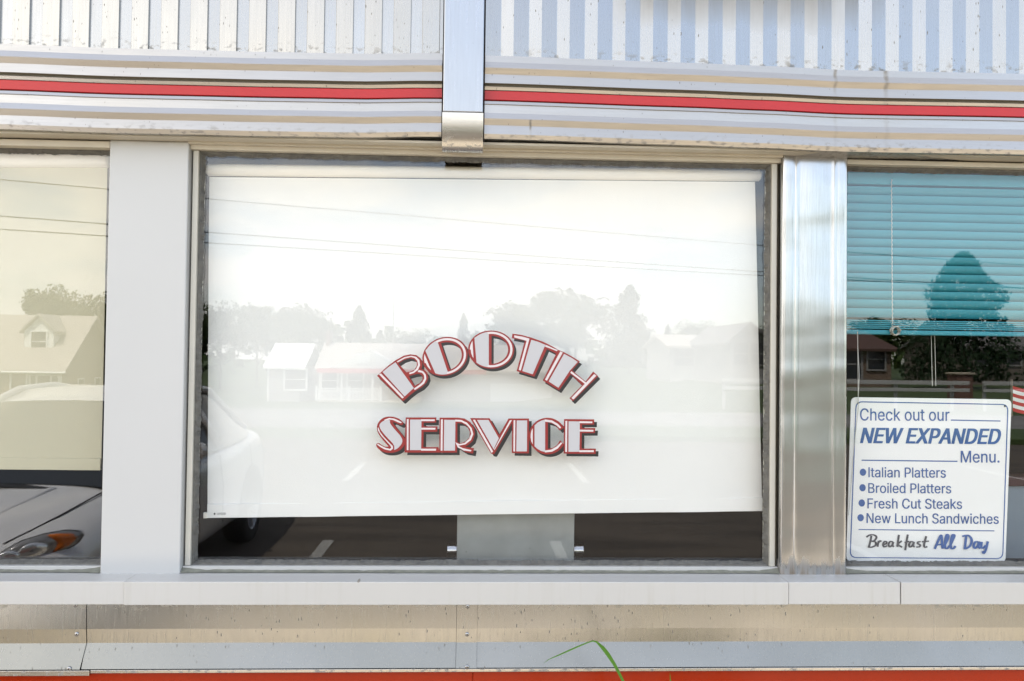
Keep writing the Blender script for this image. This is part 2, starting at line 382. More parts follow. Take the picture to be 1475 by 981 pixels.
def line(x, y0, y1, w=.10, x1=None):
    x1 = x if x1 is None else x1
    g.quad((x-w/2, y0, .008), (x+w/2, y0, .008), (x1+w/2, y1, .008), (x1-w/2, y1, .008), 1)
for k, x in enumerate((-9.1, -6.5, -3.9, -1.29, .74, 3.4, 6.0, 8.6)): line(x, -2.2, -5.45)
for x in (-8.1, -4.9, -1.69, 1.5, 4.7, 7.9): line(x, -9.0, -11.0)
tag(g.build('parking_lot', [M['asphalt'], M['line']]), kind='structure')
g = MB(); g.box(-1, 40, -17.2, -14.6, -.1, .12); tag(g.build('grass_verge', M['grass'], bevel=.02), kind='structure')
g = MB(); g.quad((-120, -17.2, .006), (120, -17.2, .006), (120, -23.9, .006), (-120, -23.9, .006))
g.quad((-120, -20.6, .010), (120, -20.6, .010), (120, -20.45, .010), (-120, -20.45, .010), 1)
tag(g.build('road', [M['road'], M['line']]), kind='structure')

# ------------------------------------------------------------------ the diner
XL, XR = -4.2, 4.4
din = thing('diner', (0, 0, 0), 'metal clad roadside diner with ribbed aluminium fascia, red stripe and big windows', 'diner')
OUT = .10
WOB = [(-4.2, 0), (-1.6, 0), (-1.14, -.004), (-.87, -.007), (-.59, -.006), (-.32, -.004), (-.09, .003), (.017, .001), (.51, -.003), (.70, -.0055), (.914, -.010), (1.37, -.007), (2.2, 0), (4.4, 0)]
def wob(x): return interp(WOB, x)
def zat(y, Y, x=750): return at(x, y, Y)[1] - wob(at(x, y, Y)[0])
PXL, _ = at(638.3, 120, -.13); PXR, _ = at(696.2, 120, -.13)      # the post
# fascia profile: (height, stand-off)
PROF = [(zat(81.0, -.10), .060), (zat(81.2, -.10), .099), (zat(90.8, -.10), .1005), (zat(98.9, -.107), .1075), (zat(108, -.10), .0985), (zat(121.3, -.10), .1025),
        (zat(122.0, -.10), .0925), (zat(125.6, -.09), .0925), (zat(125.8, -.10), .0995), (zat(130.0, -.10), .0955), (zat(130.5, -.09), .092), (zat(131.2, -.09), .092),
        (zat(146.3, -.09), .092), (zat(146.8, -.1), .092), (zat(147.2, -.1), .1005), (zat(151, -.104), .1035), (zat(151.4, -.1), .1005), (zat(164.3, -.10), .1025),
        (zat(172.3, -.107), .1095), (zat(181.6, -.10), .1005), (zat(195.0, -.10), .1055), (zat(201.0, -.10), .1000), (zat(202.5, -.10), .020)]
STR_T, STR_B = zat(131.4, -.095), zat(146.0, -.095)
def fascia(x0, x1, lab):
    g = MB(); xx = frange(x0, x1, .06)
    rows = [[(x, -o, z+wob(x)) for x in xx] for z, o in PROF]
    for i in range(len(rows)-1):
        g.grid([rows[i], rows[i+1]], 1 if 5 <= i <= 6 or i in (9, 12) else 0)
    a = g.build('fascia_panel', [M['fascia'], M['groove']], din, label=lab)
    s = MB(); s.grid([[(x, -.0935, STR_T+wob(x)) for x in xx], [(x, -.0965, STR_T-.002+wob(x)) for x in xx], [(x, -.0965, STR_B+.002+wob(x)) for x in xx], [(x, -.0935, STR_B+wob(x)) for x in xx]])
    s.build('red_stripe', M['red'], a)
    return a
fascia(XL, PXL-.004, 'left run of stepped metal fascia with red stripe')
fascia(PXR+.004, XR, 'right run of stepped metal fascia with red stripe')
ZC = PROF[0][0]
def corrugated(x0, x1, lab, wide, narrow, ta, tb, ret=True):
    """ribbed sheet: a wide outer face and a narrow inner face, joined by small returns"""
    g = MB(); x = x0; pts = []; d = .004 if ret else 0.0
    while x < x1:
        if ret: pts += [(x, .088+ta*wide/2), (x+wide, .088-ta*wide/2), (x+wide+.0012, .088-d+tb*narrow/2), (x+wide+narrow-.0012, .088-d-tb*narrow/2)]
        else: pts += [(x, .093), (x+wide, .093-ta*wide), (x+wide+.0015, .0925-ta*wide)]
        x += wide+narrow
    pts = [(a, o) for a, o in pts if a <= x1]+[(x1, .084)]
    zt = 3.14
    for (a, oa), (b, ob) in zip(pts, pts[1:]):
        outer = b-a > wide*.9
        g.quad((a, -oa, ZC-.03+wob(a)), (b, -ob, ZC-.03+wob(b)), (b, -ob, zt), (a, -oa, zt), 0 if outer else 1)
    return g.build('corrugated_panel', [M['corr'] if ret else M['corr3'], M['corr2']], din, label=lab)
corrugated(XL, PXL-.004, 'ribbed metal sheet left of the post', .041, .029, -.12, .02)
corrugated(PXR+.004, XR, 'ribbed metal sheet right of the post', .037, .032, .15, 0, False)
g = MB(); g.box(XL, XR, -.20, .1, 3.14, 3.22); g.box(XL, XR, .0, .1, 2.19, 3.14); g.build('parapet', M['trim'], din, bevel=.006)
_, zb1 = at(667, 161.2, -.13); _, zb2 = at(667, 218, -.10)
g = MB(); g.box(PXL, PXR, -.128, -.06, zb1, 3.13)
post = g.build('post', M['post'], din, bevel=.0025)
hb_ = zb1-zb2
prof = [(-.085, zb1-.001), (-.130, zb1-.001)]+[(-.100-.031*cos(a_)+.001*sin(2*a_), zb1-.002-hb_*(.30+.70*sin(a_)*1.0)+hb_*.30*(1-sin(a_))) for a_ in [radians(d) for d in range(0, 91, 6)]]+[(-.085, zb2)]
g = MB(); g.prism([(PXL-.001, y, z) for y, z in prof], (PXR-PXL+.002, 0, 0)); br = g.build('bracket_cap', M['bracket'], post, smooth=True); br.modifiers.new('es', 'EDGE_SPLIT').split_angle = radians(40)
for fx in (.25, .75):
    g = MB(); xx = PXL+(PXR-PXL)*fx; g.tube([(xx, -.098, zb2+.006), (xx, -.104, zb2+.004)], .004, 10); g.build('screw', M['groove'], post)
# soffit and head bars between fascia and windows
HZ0 = zat(203.5, -.02)
g = MB(); g.box(XL, XR, -.085, .03, 2.183, 2.1885); g.build('soffit', M['trim'], din)

C1 = (at(159.5, 200, -.04)[0], at(273, 200, -.04)[0]); C2 = (at(1126.5, 220, -.04)[0], at(1220, 220, -.04)[0])
SILL_T, SILL_B, SILL_O = 1.1245, 1.0705, .12
CZ0, CZ1 = 1.1165, 2.1825
g = MB(); g.box(C1[0], C1[1], -.045, .06, CZ0, CZ1); g.build('column_cover', M['colwhite'], din, bevel=.003, label='flat white enamelled column')
# stainless column: centre sheet with two side strips and raised seams
x0, x1 = C2; w = x1-x0; s1, s2 = x0+w*.205, x0+w*.79
g = MB()
xx = [(x0, .0), (x0, .043), (x0+.003, .046)] + [(x0+.003+(s1-x0-.007)*k/4, .046+.0004*sin(pi*k/4)) for k in range(1, 5)] + [(s1-.002, .0452), (s1, .0468), (s1+.002, .0455)]
xx += [(s1+.0025+(s2-s1-.005)*k/10, .0455+.0014*sin(pi*k/10)) for k in range(1, 11)] + [(s2, .0468), (s2+.002, .0452)] + [(s2+.0025+(x1-.003-s2-.0025)*k/4, .046+.0004*sin(pi*k/4)) for k in range(1, 5)] + [(x1, .043), (x1, 0)]
zz_ = frange(CZ0, CZ1, .03)
g.grid([[(x, -o-.0014*mn.noise(Vector((x*5, z*4.0, 2)))-.0006*mn.noise(Vector((x*14, z*9.0, 7)))*(1 if o > .03 else 0), z) for x, o in xx] for z in zz_])
g.build('column_cover', M['colsteel'], din, smooth=True, label='polished stainless column with two seams and drip stains').modifiers.new('es', 'EDGE_SPLIT').split_angle = radians(50)

# windows ------------------------------------------------------------
def window(x0, x1, zt, lab, bars, gx=(0, 0), bot=True):
    """x0..x1 clear opening between the columns; bars: list of (z0, z1, stand-off) across the head"""
    W = bpy.data.objects.new('window', None); COL.objects.link(W); W.parent = din; W['label'] = lab
    zb0, zb1 = 1.1245, 1.1385
    sw = .0135
    def piece(nm, bx, mat, bev=.0015):
        f = MB(); f.box(*bx); f.build(nm, mat, W, bevel=bev)
    piece('bottom_bar', (x0, x1, -.030, .03, zb0, zb1), M['white'])
    for z0, z1, o in bars: piece('head_bar', (x0, x1, -o, .03, z0, z1), M['trim'])
    if gx[0]: piece('side_bar', (gx[0]-sw, gx[0], -.026, .03, zb1+.0005, bars[-1][0]-.0005), M['sidebar'])
    if gx[1]: piece('side_bar', (gx[1], gx[1]+sw, -.026, .03, zb1+.0005, bars[-1][0]-.0005), M['sidebar'])
    a = gx[0] if gx[0] else x0; b = gx[1] if gx[1] else x1
    zt2 = bars[-1][0]
    # ragged sealant round the pane
    rnd = random.Random(int((x0+5)*100)); s = MB(); sy = -.0075
    def strip(p, q, wid, n):
        s = MB()
        P, Q = Vector(p), Vector(q); d = (Q-P); nx = Vector(wid)
        r0, r1, r2 = [], [], []
        for k in range(n+1):
            c = P+d*k/n; j = 1+.26*mn.noise(Vector((c.x*45, c.z*45, 1.3)))+.25*mn.noise(Vector((c.x*160, c.z*160, 4)))
            r0.append((c.x, sy-.010, c.z)); m = c+nx*.45*j; e = c+nx*j
            r1.append((m.x, sy-.009-.003*mn.noise(Vector((c.x*70, c.z*70, 9))), m.z)); r2.append((e.x, sy+.005, e.z))
        s.grid([r0, r1, r2]); s.build('glazing_seal', M['seal'], W, recalc=False)
    if gx[0]: strip((a, 0, zb1), (a, 0, zt2), (.0105, 0, 0), 260)
    if gx[1]: strip((b, 0, zb1), (b, 0, zt2), (-.0105, 0, 0), 260)
    strip((a, 0, zt2), (b, 0, zt2), (0, 0, -.0105), 320)
    strip((a, 0, zb1), (b, 0, zb1), (0, 0, .010), 320)
    if gx[0]:
        piece('side_channel', (x0+.001, gx[0]-sw-.0005, -.014, .028, zb1+.001, zt2-.001), M['gap'], 0)
        piece('side_channel', (gx[1]+sw+.0005, x1-.001, -.014, .028, zb1+.001, zt2-.001), M['gap'], 0)
    gl = MB(); gl.box(a-.004, b+.004, -.0035, .0035, zb1-.006, zt2+.006); gl.build('glass_pane', M['glass2'] if x0 < -2 else M['glass'], W)
    return W
GL, GR = .5*(at(286.5, 240, -.02)[0]+at(275.5, 815, -.02)[0]), .5*(at(1111, 250, -.02)[0]+at(1107.5, 815, -.02)[0])
b1 = (zat(217.2, -.05), zat(206.8, -.05)); b2 = (zat(225.5, -.035), zat(218.0, -.035))
WM = window(C1[1], C2[0], 2.16, 'wide middle window with the white roller shade', [(b1[0], b1[1], .05), (b2[0], b2[1], .035)], (GL, GR))
zl = at(100, 202, -.045)[1], at(100, 211.5, -.045)[1]
WL = window(-2.42, C1[0], 2.16, 'left window with the cream roller shade', [(zl[1], zl[0], .045)])
zr = at(1300, 231, -.04)[1], at(1300, 238, -.04)[1]
WR = window(C2[1], 2.46, 2.16, 'right window with the teal blind', [(zr[1], zr[0], .04)])
g = MB(); g.box(C1[1]+.002, C2[0]-.002, .004, .06, b1[1], 2.19); g.box(-2.42, C1[0], .004, .06, zl[0], 2.19); g.box(C2[1], 2.46, .004, .06, zr[0], 2.19); g.build('window_head', M['gap'], din)

# weathered caulk where the windows meet the sill covers
for xa_, xb_ in ((-2.42, C1[0]), (C1[1], C2[0]), (C2[1], 2.46)):
    g = MB(); rows = [[], [], []]
    for x in frange(xa_+.001, xb_-.001, .006):
        j = 1+.5*mn.noise(Vector((x*9, 1, 5)))+.35*mn.noise(Vector((x*50, 2, 5)))+(1.5 if min(x-xa_, xb_-x) < .05 else 0)*(1-min(x-xa_, xb_-x)/.05)
        rows[0].append((x, -.0295, 1.1262+.0045*j)); rows[1].append((x, -.0335-.001*j, 1.1262+.002*j)); rows[2].append((x, -.036-.004*j, 1.1262))
    g.grid(rows); g.build('caulk_bead', M['caulk'], din, recalc=False)
# sill covers
def zsill(x): return 0.0
segs = [(XL, at(178.5, 850, -.12)[0], .1175, 'white sill cover at the left end'), (at(178.8, 850, -.12)[0], at(1135.5, 850, -.12)[0], .1215, 'long white sill cover below the middle window'),
        (at(1136.2, 850, -.12)[0], at(1297.2, 850, -.12)[0], .1185, 'streaked short sill cover below the steel column'), (at(1298.6, 850, -.12)[0], XR, .1195, 'sill cover below the right window')]
for a, b, o, lab in segs:
    g = MB(); top_f, top_b = SILL_T+(.0005 if o > .12 else 0), SILL_T+.003
    vs = [(-o, SILL_B), (-o, top_f), (-.03, 1.1245), (.0, 1.1235), (.0, SILL_B)]
    g.prism([(a, y, z) for y, z in vs], (b-a, 0, 0)); g.build('sill_cover', M['white'], din, bevel=.0015, label=lab)
# stainless cladding band
Z0, Z1, Z2, Z3 = SILL_B+.012, at(700, 905, -.092)[1], at(700, 925.3, -.092)[1], at(700, 962.5, -.115)[1]
def band(x0, x1, off, lab=None, nm='band_panel', skew=0.0, dz=0.0):
    g = MB(); pr = [(Z0, .0905), (Z1, .0925), (Z2, .0900), (Z3, .1120), (Z3-.001, .100)]
    xx = frange(x0, x1, .15)
    g.grid([[(x, -(o+off), z+dz*(Z0-z)/(Z0-Z3)) for x in xx[:-1]]+[(x1+skew*k, -(o+off), z)] for k, (z, o) in zip((0, .6, .7, -.35, -.35), pr)])
    return g.build(nm, M['band'], din, label=lab)
def screw(parent, px, py, off):
    x, z = at(px, py, -.1)
    o = interp(sorted([(Z3, .112), (Z2, .09), (Z1, .0925), (Z0, .0905)]), z)+off
    g = MB(); n = 12
    rings = [[(x+r*cos(2*pi*k/n), -(o+h), z+r*sin(2*pi*k/n)) for k in range(n)] for r, h in ((.0052, -.001), (.0050, .0016), (.0036, .0024), (.0017, .0026))]
    g.grid(rings, 0, True); g.add(rings[-1], [tuple(range(n))], 1)
    g.build('screw', [M['chrome'], M['black']], parent, smooth=True)
xa, xb, xc, xd = at(123.5, 915, -.09)[0], at(657.5, 915, -.09)[0], at(687, 915, -.09)[0], at(93, 915, -.09)[0]
p1 = band(XL, xa, .0022, 'left cladding panel with three screws at its edge', skew=.004)
p2 = band(xa+.0012, xb-.0008, 0, 'stained cladding panel below the middle window')
p3 = band(xb, xc, .0024, 'narrow cover strip with three screws', 'cover_strip')
p4 = band(xc+.0004, XR, 0, 'right cladding panel reflecting green weeds')
for a, b in ((107, 872.8), (109, 914.5), (104, 960)): screw(p1, a, b, .0022)
for a, b in ((673.5, 874.5), (672.8, 914.8), (673, 957.6)): screw(p3, a, b, .0024)
zk0, zk1 = at(700, 966.2, -.105)[1], Z3
xe = at(133, 966, -.1)[0]
g = MB(); g.box(XL, xe, -.116, -.03, zk0-.0045, zk1-.002); g.box(xe+.001, XR, -.113, -.03, zk0, zk1-.002); g.build('kick_trim', M['bracket'], din, bevel=.001)
g = MB(); xs_ = at(681, 975, -.1)[0]
g.box(XL, xs_, -.0985, -.03, .0, zk0+.001); g.box(xs_+.0006, XR, -.1005, -.03, .0, zk0+.001); g.build('skirt_panel', M['skirt'], din, bevel=.001)
# shell of the building
g = MB(); g.box(XL, XR, -.03, .06, 0, 1.07); g.box(XL, -2.42, -.03, .06, 1.07, 2.19); g.box(2.46, XR, -.03, .06, 1.07, 2.19)
g.box(XL-.1, XL, -.1, 5, 0, 3.2); g.box(XR, XR+.1, -.1, 5, 0, 3.2); g.box(XL, XR, 5, 5.1, 0, 3.2); g.build('wall', M['siding2'], din)
g = MB(); g.box(XL-.05, XR+.05, .1005, 5.05, 3.10, 3.18); g.build('roof', M['trim'], din)
g = MB(); g.box(XL+.01, XR-.01, 3.4, 3.5, .3, 2.55); g.box(XL+.01, XL+.02, .07, 3.4, .3, 2.55); g.box(XR-.02, XR-.01, .07, 3.4, .3, 2.55); g.build('inner_wall', M['brown'], din)
g = MB(); g.box(XL+.02, XR-.02, .07, 3.4, .25, .3); g.build('inner_floor', M['dark'], din)
g = MB(); g.box(XL+.02, XR-.02, .07, 3.4, 2.45, 2.5); g.build('inner_ceiling', M['dark'], din)
g = MB(); g.box(XL+.02, XR-.02, .0625, .16, 1.07, 1.118); g.build('inner_sill', M['dark'], din, bevel=.004)

# painted words on the middle pane -----------------------------------
SCA = 1472/180.0
def cA(p): return 530+p[0]/SCA, 465+p[1]/SCA
def cB(p): return 690+p[0]/SCA, 465+p[1]/SCA
SCC = 1475/180.0
def cC(p): return 530+p[0]/SCC, 590+p[1]/SCC
def cD(p): return 690+p[0]/SCC, 590+p[1]/SCC
def smooth_poly(pts, it=2):
    for _ in range(it):
        o = []
        for i in range(len(pts)):
            a, b = pts[i], pts[(i+1) % len(pts)]
            o += [(a[0]*.75+b[0]*.25, a[1]*.75+b[1]*.25), (a[0]*.25+b[0]*.75, a[1]*.25+b[1]*.75)]
        pts = o
    return pts
class Word:
    def __init__(s): s.red, s.lav, s.wht = [], [], []
    def put(s, layer, conv, outer, holes=(), sm=0):
        f = (lambda q: [conv(p) for p in smooth_poly(q, sm)]) if sm else (lambda q: [conv(p) for p in q])
        getattr(s, layer).append((f(outer), [f(h) for h in holes]))
    def build(s, name, label, shift):
        g = MB(); lev = [0]
        def lay(outer, holes, mi, dx=0, dy=0):
            y = -.0042-.00004*lev[0]; lev[0] += 1
            lists = [[Vector((p[0]+dx, p[1]+dy, 0)) for p in c] for c in [outer]+list(holes)]
            tri = geometry.tessellate_polygon(lists); flat = [p for c in lists for p in c]
            vs = []
            for p in flat:
                x, z = at(p.x, p.y, -.0042); vs.append((x, y, z))
            g.add(vs, [tuple(t_) for t_ in tri], mi)
        for o, h in s.red: lay(o, h, 0, *shift)
        for o, h in s.red: lay(o, h, 1)
        for o, h in s.lav: lay(o, h, 2)
        for o, h in s.wht: lay(o, h, 3)
        ob = g.build(name, [M['L_blk'], M['L_red'], M['L_lav'], M['L_wht']], WM, recalc=False, label=label)
        return ob
def ell(cx, cy, rx, ry, a0, a1, n=40):
    return [(cx+rx*cos(a0+(a1-a0)*k/n), cy+ry*sin(a0+(a1-a0)*k/n)) for k in range(n+1)]
w1 = Word()
# B
w1.put('red', cA, [(107, 625), (165, 572), (245, 500), (330, 438), (420, 388), (500, 371), (570, 380), (620, 418), (641, 470), (638, 520), (628, 545), (662, 552), (700, 590), (712, 650), (692, 702), (640, 757), (560, 802), (490, 857), (425, 915), (410, 922)],
       [[(358, 482), (420, 440), (490, 418), (545, 430), (575, 465), (575, 510), (545, 555), (500, 574), (455, 583)], [(483, 627), (560, 606), (605, 600), (642, 628), (642, 668), (612, 710), (550, 742)]])
w1.put('lav', cA, [(172, 580), (250, 515), (325, 465), (340, 487), (540, 768), (432, 868)])
w1.put('wht', cA, [(130, 606), (153, 596), (424, 876), (405, 892)])
w1.put('wht', cA, [(340, 455), (430, 405), (510, 388), (570, 402), (606, 440), (614, 500), (590, 555), (540, 592), (492, 606), (484, 590), (535, 572), (570, 540), (590, 495), (582, 447), (548, 414), (505, 403), (435, 420), (352, 466)])
w1.put('wht', cA, [(600, 556), (650, 570), (682, 610), (688, 660), (662, 715), (600, 762), (552, 792), (540, 776), (600, 735), (640, 700), (664, 655), (660, 615), (635, 587), (585, 578)])
# two O's
def letter_o(conv, cx, cy, rot):
    c, s = cos(rot), sin(rot)
    T = lambda p: conv((cx+p[0]*c-p[1]*s, cy+p[0]*s+p[1]*c))
    RX, RY = 272, 225
    def ex(u, rx, ry): return ry*sqrt(max(0, 1-(u/rx)**2))
    hole = [(4, -ex(4, 200, 162))]+[(u, -ex(u, 200, 162)) for u in (30, 60, 90, 120, 145, 165, 180, 190, 197)]+[(200, 0)]+[(u, ex(u, 200, 168)) for u in (197, 190, 180, 165, 145, 120, 90, 60, 30, 4)]
    w1.put('red', T, ell(0, 0, RX, RY, 0, 2*pi, 64)[:-1], [hole])
    ix, iy = RX-20, RY-15
    us = frange(-190, -28, 18)
    w1.put('lav', T, [(u-(8 if k == 0 else 0), -ex(u, ix, iy)) for k, u in enumerate(us)]+[(u+(16 if k == len(us)-1 else 0), ex(u, ix, iy)) for k, u in enumerate(us[::-1])])
    ul = [-252, -248, -240, -230, -220]
    w1.put('wht', T, [(u, -ex(u, ix, iy)) for u in ul]+[(u+12, ex(u, ix, iy)) for u in ul[::-1]])
    a = [radians(d) for d in range(-100, 101, 8)]
    w1.put('wht', T, [(ix*cos(q), iy*sin(q)) for q in a]+[((RX-47)*cos(q), (RY-40)*sin(q)) for q in a[::-1]])
letter_o(cA, 908, 395, radians(-18.7)); letter_o(cB, 143, 315, 0)
# T, H
w1.put('red', cB, [(393, 128), (500, 142), (620, 175), (760, 225), (860, 275), (932, 318), (908, 364), (800, 308), (652, 634), (443, 570), (540, 210), (385, 182)])
w1.put('lav', cB, [(615, 200), (700, 225), (786, 262), (768, 290), (632, 606), (510, 568)])
w1.put('wht', cB, [(415, 148), (520, 165), (594, 187), (492, 562), (467, 554), (560, 212), (414, 172)])
w1.put('wht', cB, [(788, 260), (860, 294), (926, 320), (916, 335), (850, 306), (778, 282)])
w1.put('red', cB, [(932, 318), (1000, 345), (1100, 400), (1187, 455), (1096, 560), (1255, 690), (1345, 574), (1404, 628), (1105, 925), (1065, 888), (1215, 735), (1080, 605), (942, 796), (752, 680)])
w1.put('lav', cB, [(1002, 366), (1090, 412), (1163, 460), (1066, 568), (935, 765), (820, 690)])
w1.put('wht', cB, [(957, 336), (986, 350), (800, 682), (777, 670)])
w1.put('wht', cB, [(1088, 570), (1262, 705), (1248, 720), (1074, 588)])
w1.put('wht', cB, [(1355, 604), (1382, 622), (1112, 903), (1087, 885)])
w1.build('painted_word', 'arched word BOOTH in outlined lettering', (3.2, 4.0))
w2 = Word()
w2.put('red', cC, [(420, 150), (375, 112), (320, 88), (260, 80), (200, 88), (150, 116), (113, 165), (103, 220), (118, 278), (160, 340), (215, 405), (248, 438), (215, 440), (170, 424), (128, 392), (104, 400), (93, 425), (120, 462), (170, 497), (230, 512), (300, 510), (370, 488), (420, 440), (442, 385), (432, 330), (400, 288), (350, 228), (304, 172), (292, 148), (312, 148), (350, 167), (392, 188), (418, 172)], sm=1)
w2.put('lav', cC, [(262, 118), (200, 125), (160, 148), (132, 182), (146, 230), (200, 300), (262, 365), (304, 410), (314, 450), (305, 480), (350, 460), (398, 408), (410, 360), (385, 310), (330, 250), (280, 190), (258, 155)], sm=1)
w2.put('wht', cC, [(190, 122), (250, 99), (310, 106), (360, 128), (402, 150), (390, 162), (350, 147), (300, 124), (250, 117), (200, 130)])
w2.put('wht', cC, [(114, 212), (126, 215), (142, 262), (190, 325), (250, 388), (294, 430), (296, 460), (268, 484), (200, 470), (150, 443), (108, 412), (115, 402), (160, 428), (210, 452), (258, 464), (276, 450), (265, 425), (220, 375), (160, 310), (122, 250)])
w2.put('red', cC, [(445, 92), (808, 92), (805, 154), (657, 154), (657, 198), (822, 198), (818, 262), (657, 262), (654, 443), (832, 443), (847, 507), (432, 507)])
w2.put('lav', cC, [(497, 118), (632, 118), (628, 478), (495, 478)])
for q in ([(459, 112), (481, 112), (478, 478), (459, 478)], [(628, 115), (790, 115), (787, 136), (630, 136)], [(630, 214), (798, 214), (795, 236), (630, 236)], [(626, 461), (805, 461), (803, 484), (628, 484)]): w2.put('wht', cC, q)
w2.put('red', cC, [(845, 95), (1060, 95), (1140, 105), (1210, 150), (1255, 220), (1264, 290), (1237, 370), (1182, 420), (1145, 440), (1252, 455), (1240, 520), (1150, 502), (1052, 440), (1050, 507), (843, 507)],
       [[(1055, 160), (1110, 162), (1168, 197), (1203, 260), (1198, 330), (1150, 378), (1090, 398), (1055, 382)]])
w2.put('lav', cC, [(900, 120), (1032, 122), (1028, 484), (895, 484)])
for q in ([(862, 115), (884, 115), (880, 484), (858, 484)], [(1030, 118), (1100, 122), (1170, 155), (1225, 220), (1244, 290), (1215, 360), (1150, 410), (1060, 427), (1030, 385), (1080, 406), (1140, 394), (1195, 345), (1219, 285), (1205, 225), (1160, 175), (1100, 144), (1032, 140)], [(1036, 392), (1060, 424), (1120, 455), (1222, 478), (1215, 494), (1130, 482), (1060, 445)]): w2.put('wht', cC, q)
w2.put('red', cD, [(-106, 100), (125, 102), (238, 300), (348, 105), (402, 105), (402, 138), (178, 527), (143, 521)])
w2.put('lav', cD, [(-24, 122), (112, 122), (234, 338), (172, 468)])
w2.put('wht', cD, [(-72, 120), (-48, 120), (166, 492), (148, 511)]); w2.put('wht', cD, [(364, 125), (388, 125), (186, 472), (172, 480)])
w2.put('red', cD, [(390, 105), (590, 105), (588, 516), (388, 513)]); w2.put('lav', cD, [(445, 128), (568, 128), (565, 493), (440, 493)]); w2.put('wht', cD, [(408, 125), (428, 125), (425, 494), (405, 494)])
arc = ell(808, 312, 218, 216, radians(-27), radians(-333), 60)
w2.put('red', cD, arc+[(957, 360), (922, 418), (870, 452), (812, 463), (812, 152), (870, 168), (915, 200), (950, 247)])
w2.put('lav', cD, [(x, 312-196*sqrt(max(0, 1-((x-808)/198)**2))) for x in (655, 690, 735, 780)]+[(x, 312+190*sqrt(max(0, 1-((x-808)/198)**2))) for x in (780, 735, 690, 655)])
w2.put('wht', cD, [(634, 220), (618, 250), (610, 290), (609, 330), (616, 372), (634, 410)])
w2.put('wht', cD, [(778, 116), (860, 127), (930, 168), (970, 210), (955, 224), (915, 187), (855, 152), (778, 142)])
w2.put('wht', cD, [(778, 505), (860, 497), (930, 458), (982, 394), (966, 386), (915, 436), (850, 472), (778, 482)])
w2.put('red', cD, [(1003, 112), (1360, 115), (1358, 177), (1215, 177), (1215, 218), (1372, 218), (1368, 277), (1212, 277), (1210, 460), (1379, 460), (1376, 523), (1000, 519)])
w2.put('lav', cD, [(1057, 138), (1190, 140), (1185, 498), (1055, 498)])
for q in ([(1019, 133), (1041, 133), (1038, 500), (1017, 500)], [(1186, 137), (1338, 140), (1336, 161), (1186, 159)], [(1184, 237), (1350, 239), (1348, 260), (1184, 258)], [(1182, 479), (1355, 479), (1353, 501), (1182, 501)]): w2.put('wht', cD, q)
w2.build('painted_word', 'straight word SERVICE in outlined lettering', (3.9, 3.8))

# ------------------------------------------------------------------ shades, blind, sign and the booth behind the glass
def P3(px, py, Y): x, z = at(px, py, Y); return Vector((x, Y, z))
def roller(name, label, tl, tr_, br, bl, tubepx, tubey, mat, Y, hem):
    root = thing(name, P3((tl[0]+tr_[0])/2, (tubey[0]+tubey[1])/2, Y), label, 'roller shade', None)
    nx, nz = 60, 40; A, B_, C_, D_ = [P3(*p, Y) for p in (tl, tr_, br, bl)]
    g = MB(); rows = []
    for j in range(nz+1):
        v = j/nz; l, r = A.lerp(D_, v), B_.lerp(C_, v); row = []
        for i in range(nx+1):
            p = l.lerp(r, i/nx); p.y += .007*mn.noise(Vector((p.x*2.6, p.z*1.2, 3.0)))*min(1, v*4)+.0012*mn.noise(Vector((p.x*11, p.z*3.5, 8.0)))*min(1, v*4)+.0012*sin(p.x*19)*v
            row.append(p)
        rows.append(row)
    g.grid(rows); g.grid([[p+Vector((0, .0012, 0)) for p in r] for r in rows])
    fb = g.build('shade_fabric', mat, root, smooth=True, recalc=False)
    r = (at(700, tubey[0], Y)[1]-at(700, tubey[1], Y)[1])/2
    l, q = P3(tubepx[0], sum(tubey)/2+(0 if len(tubey) == 2 else 0), Y), P3(tubepx[1], sum(tubey)/2+hem[1], Y)
    g = MB(); ax = (q-l).normalized()
    g.tube([l+ax*-.001, l+ax*.004, q-ax*.004, q+ax*.001], [r*.72, r, r, r*.72], 28); g.build('roller_tube', M['tube'], root, smooth=True).modifiers.new('es', 'EDGE_SPLIT').split_angle = radians(50)
    # hem bar in its pocket along the bottom edge
    g = MB(); hh = hem[0]
    for y0, y1 in ((Y-.0030, Y+.0045),):
        a, b = D_.copy(), C_.copy(); up = Vector((0, 0, hh))
        vs = [Vector((p.x, y, p.z))+k for p in (a, b) for y in (y0, y1) for k in (Vector((0, 0, 0)), up)]
        g.add(vs, [(0, 1, 3, 2), (4, 6, 7, 5), (0, 4, 5, 1), (2, 3, 7, 6), (0, 2, 6, 4), (1, 5, 7, 3)])
    g.build('hem_bar', mat, root, bevel=.0012)
    return root, fb, D_, C_
RS, RSF, hl, hr = roller('roller_shade', 'white roller shade pulled down behind the painted BOOTH SERVICE words', (301.5, 255), (1087.5, 262), (1098, 736), (298.5, 746), (298.5, 1095), (236.5, 253.5), M['shade'], .045, (.035, 8.0))
g = MB(); g.box(hl.x-.009, hl.x+.001, .041, .051, hl.z-.0005, hl.z+.014); g.build('hem_end_cap', M['tube'], RS, bevel=.001)
LS, LSF, _, _ = roller('roller_shade', 'cream roller shade in the left window above the silver car reflection', (-560, 238), (154.5, 240), (145, 677.5), (-560, 671), (-560, 157), (220, 241), M['shade2'], .045, (.030, 0.5))

